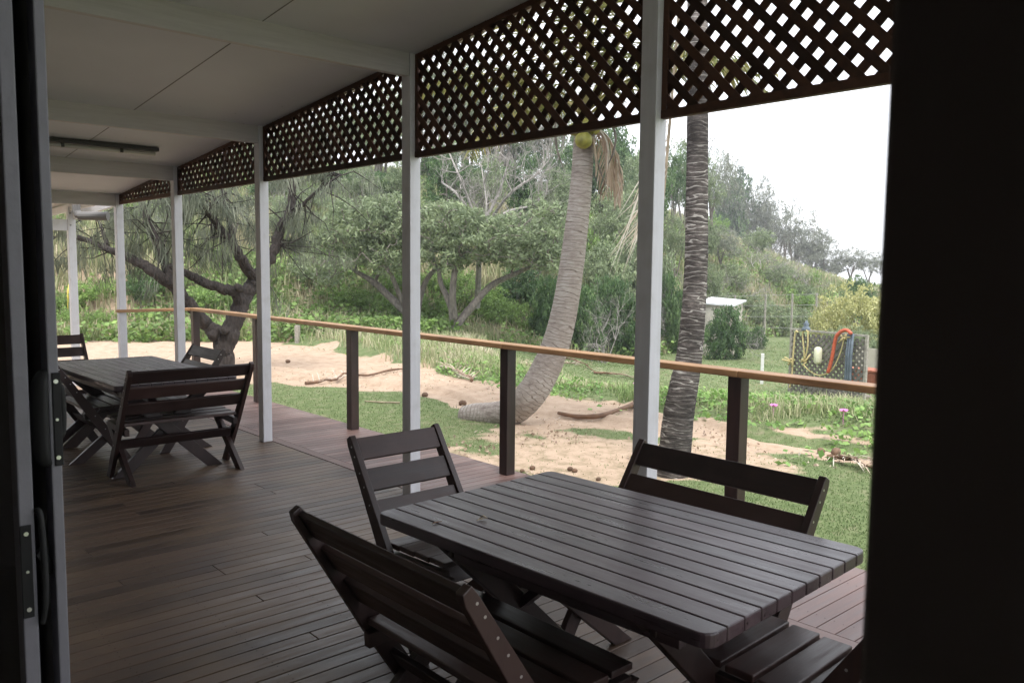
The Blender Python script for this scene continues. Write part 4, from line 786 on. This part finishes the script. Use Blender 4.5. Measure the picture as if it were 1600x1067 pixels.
# dead frond hanging beside the large post
V = []; F = []; tn = []
rb = [QQ(1070, -150, .25), QQ(1062, 0, .3), QQ(1050, 150, .35), QQ(1040, 270, .35), QQ(1034, 330, .35)]
sp_, _ = spline(rb, [.02]*5, 6)
for j in range(34):
    q = sp_[min(len(sp_)-1, int(12+j*.4))]+RNG.normal(size=3)*.015; tip = QQ(random.uniform(945, 1005), random.uniform(380, 440) if j % 3 else random.uniform(330, 400), .35+random.uniform(-.15, .15)); mid = (q+tip)/2+np.array([0, 0, .03]); wv = unit(np.cross(tip-q, FW)+RNG.normal(size=3)*.1)*.006
    i = len(V); V += [q-wv*.5, q+wv*.5, mid+wv, mid-wv, tip]; F += [(i, i+1, i+2, i+3), (i+3, i+2, i+4)]; tn += [random.uniform(.5, .95)]*2
link_mesh('dead_frond', V, F, M['lf_drypalm'], p2_, tn)
mb = MB(); mb.tube(sp_, .014, 6); mb.build('frond_stem', M['dry'], p2_)
# ---------------------------------------------------------------- grass and ground cover (nobody could count it)
def sample(n, t0, t1, d0, d1):
    t = np.radians(t0+(t1-t0)*RNG.random(n)); d = d0*(d1/d0)**RNG.random(n); return d*np.cos(t), d*np.sin(t), d, np.degrees(t)
def grass(name, n, t0, t1, d0, d1, keep, h, w_, mt, lean=.6, label=None):
    x, y, d, t = sample(n, t0, t1, d0, d1); k = keep(x, y, d, t) > RNG.random(n); k &= ~((x < 4.5) & (y < 11.6)); x, y, d = x[k], y[k], d[k]; z = terr(x, y)
    hh = h(x, y, d) if callable(h) else np.full(len(x), h); V, F = blades(np.stack([x, y, z-.01], 1), hh, w_(d) if callable(w_) else w_, lean)
    tn = np.repeat(np.clip(.5+.75*fbm(x*.7, y*.7)+RNG.normal(size=len(x))*.16, .02, .98), 3); o = link_mesh(name, V, F, M[mt], None, tn); return tag(o, label, 'grass', kind='stuff')
fdv = lambda t: np.interp(t, FT, FD); ndv = lambda t: np.interp(t, NT, ND); ftv = lambda t: np.interp(t, TT, FOOT)
def k_lawn(x, y, d, t): s, _ = sandw(x, y); return (1-np.clip(s*1.5, 0, .988))*(d < fdv(t)+.2)
grass('lawn_grass', 330000, 12, 84, 4.4, 18, k_lawn, .024, lambda d: .004+.0006*d, 'bl_lawn', .9, 'short green lawn grass between the deck and the sand track')
def k_right(x, y, d, t): return (d > fdv(t)+.3)*(d < ftv(t)+2)*(t < 52)*.9
grass('far_lawn_grass', 150000, 12, 54, 10, 34, k_right, lambda x, y, d: .03+.0*d, lambda d: .010+.0008*d, 'bl_lawn', .7, 'mown lawn beyond the sand track around the shed')
def k_bank(x, y, d, t): e = d-fdv(t)+.9*fbm(x*1.1, y*1.1); return sstep(.1, .7, e)*(1-sstep(2.6, 4.5, e)*(t < 50))*(d < ftv(t)+4)*np.clip(.55+1.3*fbm(x*.45+9, y*.45), .08, 1)
grass('bank_grass', 200000, 12, 84, 9, 27, k_bank, lambda x, y, d: (.16+.14*np.clip(fbm(x*.6, y*.6)+.4, 0, 1))*(.6+.4*sstep(38, 52, np.degrees(np.arctan2(y, x)))), lambda d: .009+.0005*d, 'bl_bank', 1.0, 'tall tufted grass on the bank behind the sand track')
def k_hill(x, y, d, t): return (d > ftv(t)-1)*np.clip(.75+.8*fbm(x*.3+3, y*.3), .1, 1)
grass('hill_grass', 260000, 12, 84, 15, 75, k_hill, lambda x, y, d: .35+.25*np.clip(fbm(x*.4, y*.4)+.3, 0, 1), lambda d: .014+.0011*d, 'bl_hill', .8, 'mixed green and straw coloured grass covering the dune hillside')
def leafcover(name, n, t0, t1, d0, d1, keep, hmax, size, mt, label):
    x, y, d, t = sample(n, t0, t1, d0, d1); k = keep(x, y, d, t) > RNG.random(n); x, y = x[k], y[k]; z = terr(x, y)+.015+hmax*RNG.random(len(x))**1.4
    V, F = leaves(np.stack([x, y, z], 1), size, .75, 1.6); tn = np.clip(.5+.7*fbm(x, y)+RNG.normal(size=len(x))*.15, .02, .98); o = link_mesh(name, V, F, M[mt], None, tn); return tag(o, label, 'ground cover', kind='stuff')
def k_vine(x, y, d, t): e = d-fdv(t)+1.2*fbm(x*.8+4, y*.8); return sstep(-.25, .35, e)*(1-sstep(1.4, 3.0, e))*np.clip(.25+1.6*fbm(x*.6+2, y*.6+7), 0, 1)
leafcover('beach_vine', 90000, 12, 84, 8.5, 24, k_vine, .12, .064, 'lf_vine', 'low creeping green vine leaves spilling onto the sand track edge')
def k_sandveg(x, y, d, t): e = d-fdv(t); return (e < .2)*(e > -2.6)*sstep(.14, .3, fbm(x*1.5+1, y*1.5+3))*(t > 20)*.5*np.clip(1+e/2.6, 0, 1)
leafcover('sand_creeper', 26000, 20, 84, 8, 22, k_sandveg, .06, .07, 'lf_vine', 'sparse creeper sprigs scattered on the sand near the bank')
def k_litter(x, y, d, t): s, tot = sandw(x, y)[::-1]; return (tot > .2)*sstep(-.05, .35, fbm(x*1.1+5, y*1.1))*.8
leafcover('leaf_litter', 22000, 20, 84, 4.6, 20, k_litter, .012, .035, 'lf_drypalm', 'dry leaf and twig litter scattered over the sand')
def k_hveg(x, y, d, t): return (d > ftv(t)-1.5)*(d < ftv(t)+24)*(t > 22)*np.clip(2.2*fbm(x*.35+8, y*.35+1)+.35-.25*sstep(55, 66, t), 0, 1)
leafcover('hill_ground_cover', 260000, 22, 84, 15, 65, k_hveg, .45, .13, 'lf_bright', 'leafy green ground cover in patches on the lower hillside')
# ---------------------------------------------------------------- shed, fence, screen and the things on it
D_ = 27.0; sb = ground_at(1130, D_); zt = at_d(1130, 470, D_)[2]; hS = zt-sb[2]
sh = empty('shed', sb, math.atan2(RT[1], RT[0])+math.radians(-33), label='small cream garden shed with white sloping roof behind the dark palm', cat='shed')
MB().box(-.52, .52, -.55, .55, 0, hS-.10).build('wall', M['shed'], sh, bevel=.01)
mb = MB(); mb.raw([(-.6, -.66, hS-.09), (.6, -.66, hS-.16), (.6, .66, hS-.03), (-.6, .66, hS+.04), (-.6, -.66, hS-.04), (.6, -.66, hS-.11), (.6, .66, hS+.02), (-.6, .66, hS+.09)], [(3, 2, 1, 0), (4, 5, 6, 7), (0, 1, 5, 4), (1, 2, 6, 5), (2, 3, 7, 6), (3, 0, 4, 7)]); mb.build('roof', M['sheet_white'], sh)
dr = MB().box(-.4, .35, -.575, -.551, .05, hS-.25).build('door', M['shed_door'], sh, bevel=.004); MB().box(.24, .28, -.6, -.5755, hS*.42, hS*.50).build('handle', M['galv'], dr)
MB().box(.5205, .54, -.3, .3, .05, hS-.3).build('side_panel', M['shed_door'], sh, bevel=.004)
fn = empty('wire_fence', ground_at(1200, 33), label='weathered wire fence with grey posts running across the slope', cat='fence'); fo = np.array(fn.location); tops = []
for x, yb, yt in ((1108, 500, 463), (1150, 500, 461), (1198, 500, 460), (1240, 490, 459), (1278, 495, 458)):
    b = ground_at(x, 33)-fo; t_p = at_d(x, yt, 33)-fo; MB().box(b[0]-.03, b[0]+.03, b[1]-.03, b[1]+.03, b[2]-.1, t_p[2]).build('post', M['weathered'], fn); tops.append((b, t_p))
for fr_ in (.02, .25, .5, .75):
    mb = MB()
    for (b, t), (b2, t2) in zip(tops, tops[1:]): mb.tube([t-(t-b)*fr_+[0, -.05, 0], t2-(t2-b2)*fr_+[0, -.035, 0]], .007, 5)
    mb.build('wire', M['galv'], fn)
# rope screen
A = at_d(1235, 560, 17.2); B = at_d(1353, 570, 15.6); A = on(A[0], A[1]); B = on(B[0], B[1]); ztA = at_d(1237, 517, 17.2)[2]; ztB = at_d(1352, 528, 15.6)[2]
Lg = math.hypot(B[0]-A[0], B[1]-A[1]); az = math.atan2(B[1]-A[1], B[0]-A[0]); zb = min(A[2], B[2]); zt = (ztA+ztB)/2-zb
sc_ = empty('rope_screen', (A[0], A[1], zb), az, label='freestanding grey lattice screen on the lawn hung with ropes and a float', cat='screen')
mb = MB(); sp = .13
poly = [(.03, .06), (Lg-.03, .06), (Lg-.03, zt-.03), (.03, zt-.03)]
for sg, yo in ((1, -.012), (-1, .0)):
    c = -3.
    while c < Lg+3:
        s_ = clipseg((c-2*sg, -2.), (c+2*sg, 2.), poly)
        if s_: mb.bar((s_[0][0], yo, s_[0][1]), (s_[1][0], yo, s_[1][1]), .05, .009, upv=(0, 1, 0))
        c += sp
mb.build('lattice', M['greyfence'], sc_)
MB().box(-.02, .03, -.02, .03, -.1, zt+.02).build('post', M['weathered'], sc_); MB().box(Lg-.03, Lg+.02, -.02, .03, -.1, zt+.02).build('post', M['weathered'], sc_)
MB().box(-.02, Lg+.02, -.022, .032, zt+.0205, zt+.055).build('cap_rail', M['weathered'], sc_)
def S(px, py, off=-.06):             # a point on the screen plane, off in front of it
    t = np.clip((px-1236)/(1352-1236), 0, 1); x = Lg*t; D = 17.2+(15.6-17.2)*t; z = at_d(px, py, D)[2]; ca, sa = math.cos(az), math.sin(az)
    return np.array([A[0]+ca*x-sa*off, A[1]+sa*x+ca*off, z])
def hung(name, pts, r, mt, label, cat, extra=None, off=-.06, group=None):
    pts = [S(*p, off) for p in pts]; p2, r2 = spline(pts, [r]*len(pts), 5); mb = MB(); mb.tube(p2, r2, 7)
    if extra:
        for (x, y, rr) in extra:
            c = S(x, y, off)
            for k in range(5): q = c+RNG.normal(size=3)*rr*.5; mb.tube([q-RNG.normal(size=3)*rr, q, q+RNG.normal(size=3)*rr], r*1.1, 6)
    return tag(mb.build(name, M[mt], smooth=True), label, cat, group)
RG = 'yellow ropes hung on the lattice screen'
hung('rope', [(1250, 519), (1246, 519), (1244, 550), (1243, 590), (1240, 606)], .018, 'rope', 'yellow knotted rope hanging at the left end of the lattice screen', 'rope', [(1243, 565, .07)], group=RG)
hung('rope', [(1265, 516), (1258, 520), (1261, 545), (1263, 560), (1267, 540), (1266, 516)], .016, 'rope', 'looped yellow rope below the dark topped post of the screen', 'rope', [(1263, 565, .06)], group=RG)
hung('rope', [(1264, 570), (1275, 580), (1290, 586), (1308, 578), (1320, 550), (1325, 522)], .013, 'rope', 'slack yellow rope swagging across the screen to its right end', 'rope', [(1323, 528, .06)], off=-.1, group=RG)
hung('hose', [(1304, 582), (1309, 560), (1313, 530), (1318, 520), (1328, 515), (1336, 521)], .035, 'orange', 'orange hose hooked over the top of the screen', 'hose', off=-.13)
c1, c2 = S(1286, 544, -.1), S(1286, 566, -.1); mb = MB(); u = (c1-c2); mb.tube([c1+u*.12, c1+u*.06, c1-u*.05, (c1+c2)/2, c2+u*.05, c2-u*.06, c2-u*.12], [.02, .06, .078, .08, .078, .06, .02], 14); tag(mb.build('float', M['float'], smooth=True), 'cream oblong buoy hanging in the middle of the lattice screen', 'float')
mb = MB()
for k in range(6):
    f = k/5; mb.tube([S(1328+8*f, 521, -.05-.03*(k % 2)), S(1327+8*f, 555, -.06-.035*(k % 2)), S(1326+8*f, 590, -.05-.02*(k % 2)), S(1325+9*f, 606, -.06)], [.022, .026, .024, .026], 7)
tag(mb.build('cloth', M['cloth'], smooth=True), 'grey blue cloth draped down the right end of the lattice screen', 'cloth')
c = S(1260, 516, 0); mb = MB(); mb.tube([c, c+[0, 0, .06], c+[0, 0, .09], c+[0, 0, .13], c+[0, 0, .16], c+[0, 0, .2]], [.1, .07, .04, .06, .03, .02], 10); tag(mb.build('coiled_rope', M['cloth'], smooth=True), 'small dark coiled pile sitting on top of the screen rail', 'rope')
pb_ = on(*at_d(1352, 590, 17.5)[:2]); pl = empty('planter', pb_, az, label='terracotta coloured planter box at the right end of the screen by the doorway edge', cat='planter')
MB().box(-.3, .5, -.2, .2, -.05, .42).build('box', M['brick'], pl, bevel=.02); MB().box(-.33, .53, -.23, .23, .4205, .47).build('rim', M['brick'], pl, bevel=.01)
tag(MB().box(-.03, .9, -.02, .02, 0, .75).build('fence_board', M['shed']), 'short cream fence panel behind the planter', 'fence'); o = bpy.data.objects['fence_board']; o.location = tuple(on(*at_d(1340, 560, 21)[:2])); o.rotation_euler = (0, 0, az)
# stakes
for px_, yb_, yt_, m_, r_, lb in ((1190, 600, 552, 'stake', .035, 'white square stake standing on the far lawn left of the screen'), (465, 536, 508, 'weathered', .05, 'short weathered post in the grass behind the sand track')):
    b = T(px_, yb_); D = float((b-CP)@FW); t = at_d(px_, yt_, D); o = MB().box(-r_, r_, -r_, r_, -.05, float(t[2]-b[2])).build('stake', M[m_], bevel=.008); o.location = tuple(b); o.rotation_euler = (0, 0, .5); tag(o, lb, 'stake')
# fallen fronds, branches, logs, husks, flowers
def fallen(p, q, label, mt='lf_drypalm', nl=26, ll=.4, group='fallen palm fronds'):
    a, b = T(*p), T(*q); n = 12; pts = [a+(b-a)*k/n for k in range(n+1)]; pts = [on(v[0]+.05*math.sin(k), v[1]+.05*math.cos(k*.7))+[0, 0, .03+.05*math.sin(math.pi*k/n)] for k, v in enumerate(pts)]
    r = empty('fallen_frond', a, label=label, cat='palm frond', group=group); MB().tube([v-a for v in pts], list(np.linspace(.03, .008, n+1)), 6).build('stem', M['dryb'], r)
    V = []; F = []; tn = []; d = unit(b-a); s = unit(np.cross(d, [0, 0, 1.]))
    for j in range(nl*2):
        c = pts[1+int((n-1)*random.random())]-a; dl = unit(d*random.uniform(.4, .9)+s*random.choice([-1, 1])*random.uniform(.4, 1)+np.array([0, 0, random.uniform(-.05, .5)])); L_ = ll*random.uniform(.5, 1.1); m_ = c+dl*L_*.55; tip = c+dl*L_+np.array([0, 0, -.12*L_]); wv = s*.009
        i = len(V); V += [c-wv, c+wv, m_+wv, m_-wv, tip]; F += [(i, i+1, i+2, i+3), (i+3, i+2, i+4)]; tn += [random.uniform(.1, .95)]*2
    link_mesh('leaflets', V, F, M[mt], r, tn)
for a in [((480, 602), (570, 588), 'thin dry frond lying on the sand left of the second white post'), ((740, 598), (700, 575), 'grey dry frond on the bank behind the dark railing post'), ((800, 572), (905, 568), 'pale dry frond lying behind the leaning palm'),
          ((880, 560), (935, 585), 'tangled dry frond on the bank right of the leaning palm'), ((930, 585), (995, 592), 'dry frond touching the large white post on the bank'), ((1300, 722), (1362, 736), 'bleached dry frond on the sand beside the doorway edge'), ((770, 560), (735, 548), 'dry frond in the grass behind the middle railing post')]: fallen(*a)
def logm(name, P, R_, mt, label, cat, lift=.04):
    pts = [T(*p) for p in P]; pts = [v+[0, 0, lift+(h if len(P[0]) > 2 else 0)] for v, h in zip(pts, [0]*len(pts))]; p2, r2 = spline(pts, R_, 5); mb = MB(); mb.tube(p2, r2, 9, bumps=.25); return tag(mb.build(name, M[mt], smooth=True), label, cat)
logm('fallen_branch', [(872, 652), (905, 657), (940, 654), (970, 645), (990, 637)], [.02, .03, .032, .025, .045], 'dryb', 'dark curved fallen palm stem on the sand between leaning palm and white post', 'branch')
logm('driftwood', [(1252, 606), (1275, 611), (1292, 620), (1318, 622), (1360, 628)], [.05, .13, .12, .07, .05], 'grey_wood', 'grey driftwood log lying at the foot of the lattice screen', 'log', .08)
logm('fallen_branch', [(540, 588), (575, 590), (610, 582), (650, 578)], [.01, .018, .02, .01], 'dryb', 'brown fallen branch on the sand beside the second white post', 'branch')
logm('fallen_branch', [(570, 629), (590, 631), (625, 632)], [.008, .012, .01], 'dry', 'thin pale stick on the lawn left of the second white post', 'branch', .02)
logm('fallen_branch', [(238, 505), (262, 503), (290, 508)], [.02, .05, .03], 'grey_wood', 'grey branch at the sand edge behind the railing corner', 'branch', .06)
for x, y, r_, lb in ((723, 634, .06, 'largest brown husk on the sand left of the leaning palm root'), (664, 620, .05, 'brown husk on the sand edge just right of the second white post'), (650, 617, .05, 'smaller husk beside the second white post'), (450, 567, .05, 'lone small husk on the sand right of the third white post'), (832, 734, .03, 'small round nut at the deck edge, right of the middle railing post'), (891, 737, .03, 'left one of two small round nuts beyond the near table'),
                     (898, 739, .03, 'right one of two small round nuts beyond the near table'), (935, 751, .025, 'small nut closest to the near table edge'), (816, 738, .025, 'small nut touching the middle railing post base'), (1306, 712, .06, 'brown husk on the sand strip at the right'), (1283, 710, .05, 'small sandy lump left of the right hand husk')):
    p = T(x, y)+[0, 0, r_*.5]; mb = MB(); mb.tube([p-[r_, 0, 0], p-[r_*.8, 0, 0], p-[r_*.3, 0, -.1*r_], p+[r_*.4, 0, 0], p+[r_*.85, 0, 0], p+[r_, 0, 0]], [r_*.1, r_*.5, r_*.72, r_*.7, r_*.4, r_*.1], 9, bumps=.25); tag(mb.build('husk', M['husk'], smooth=True), lb, 'coconut husk', 'husks and nuts on the ground')
for x, y, lb in ((1208, 657, 'pink vine flower just right of the right hand railing post'), (1317, 666, 'pink vine flower nearest the dark doorway edge'), (994, 618, 'pale pink flower left of the large white post')):
    p = T(x, y)+[0, 0, .17]; mb = MB()
    for k in range(5):
        a = k*1.2566; mb.tube([p, p+[.028*math.cos(a), .028*math.sin(a), .012], p+[.05*math.cos(a), .05*math.sin(a), .018]], [.006, .022, .008], 6, squash=.3)
    mb.tube([p-[0, 0, .15], p], .004, 5); tag(mb.build('vine_flower', M['flower']), lb, 'flower', 'pink vine flowers')
p = T(108, 500); D = float((p-CP)@FW); mb = MB(); q0 = at_d(106, 475, D); q1 = at_d(108, 442, D); mb.tube([p, q0, (q0+q1)/2+[0, 0, .05], q1], [.012, .03, .05, .012], 8, squash=.5)
tag(mb.build('yellow_flower', M['yellow'], smooth=True), 'upright yellow flower spike in the greenery at far left', 'flower')

# ---------------------------------------------------------------- haze
hz = MB().box(-165, 165, -165, 165, -2.6, 32).build('haze', M['sheet_white']); tag(hz, 'thin coastal haze filling the air', 'haze', kind='stuff')
hm = bpy.data.materials.new('haze'); hm.use_nodes = True; hn = hm.node_tree; hn.nodes.remove(hn.nodes['Principled BSDF'])
pv = hn.nodes.new('ShaderNodeVolumePrincipled'); pv.inputs['Color'].default_value = (.93, .95, 1, 1); pv.inputs['Density'].default_value = .0015; pv.inputs['Anisotropy'].default_value = .3
hn.links.new(pv.outputs[0], hn.nodes['Material Output'].inputs['Volume']); hz.data.materials.clear(); hz.data.materials.append(hm)
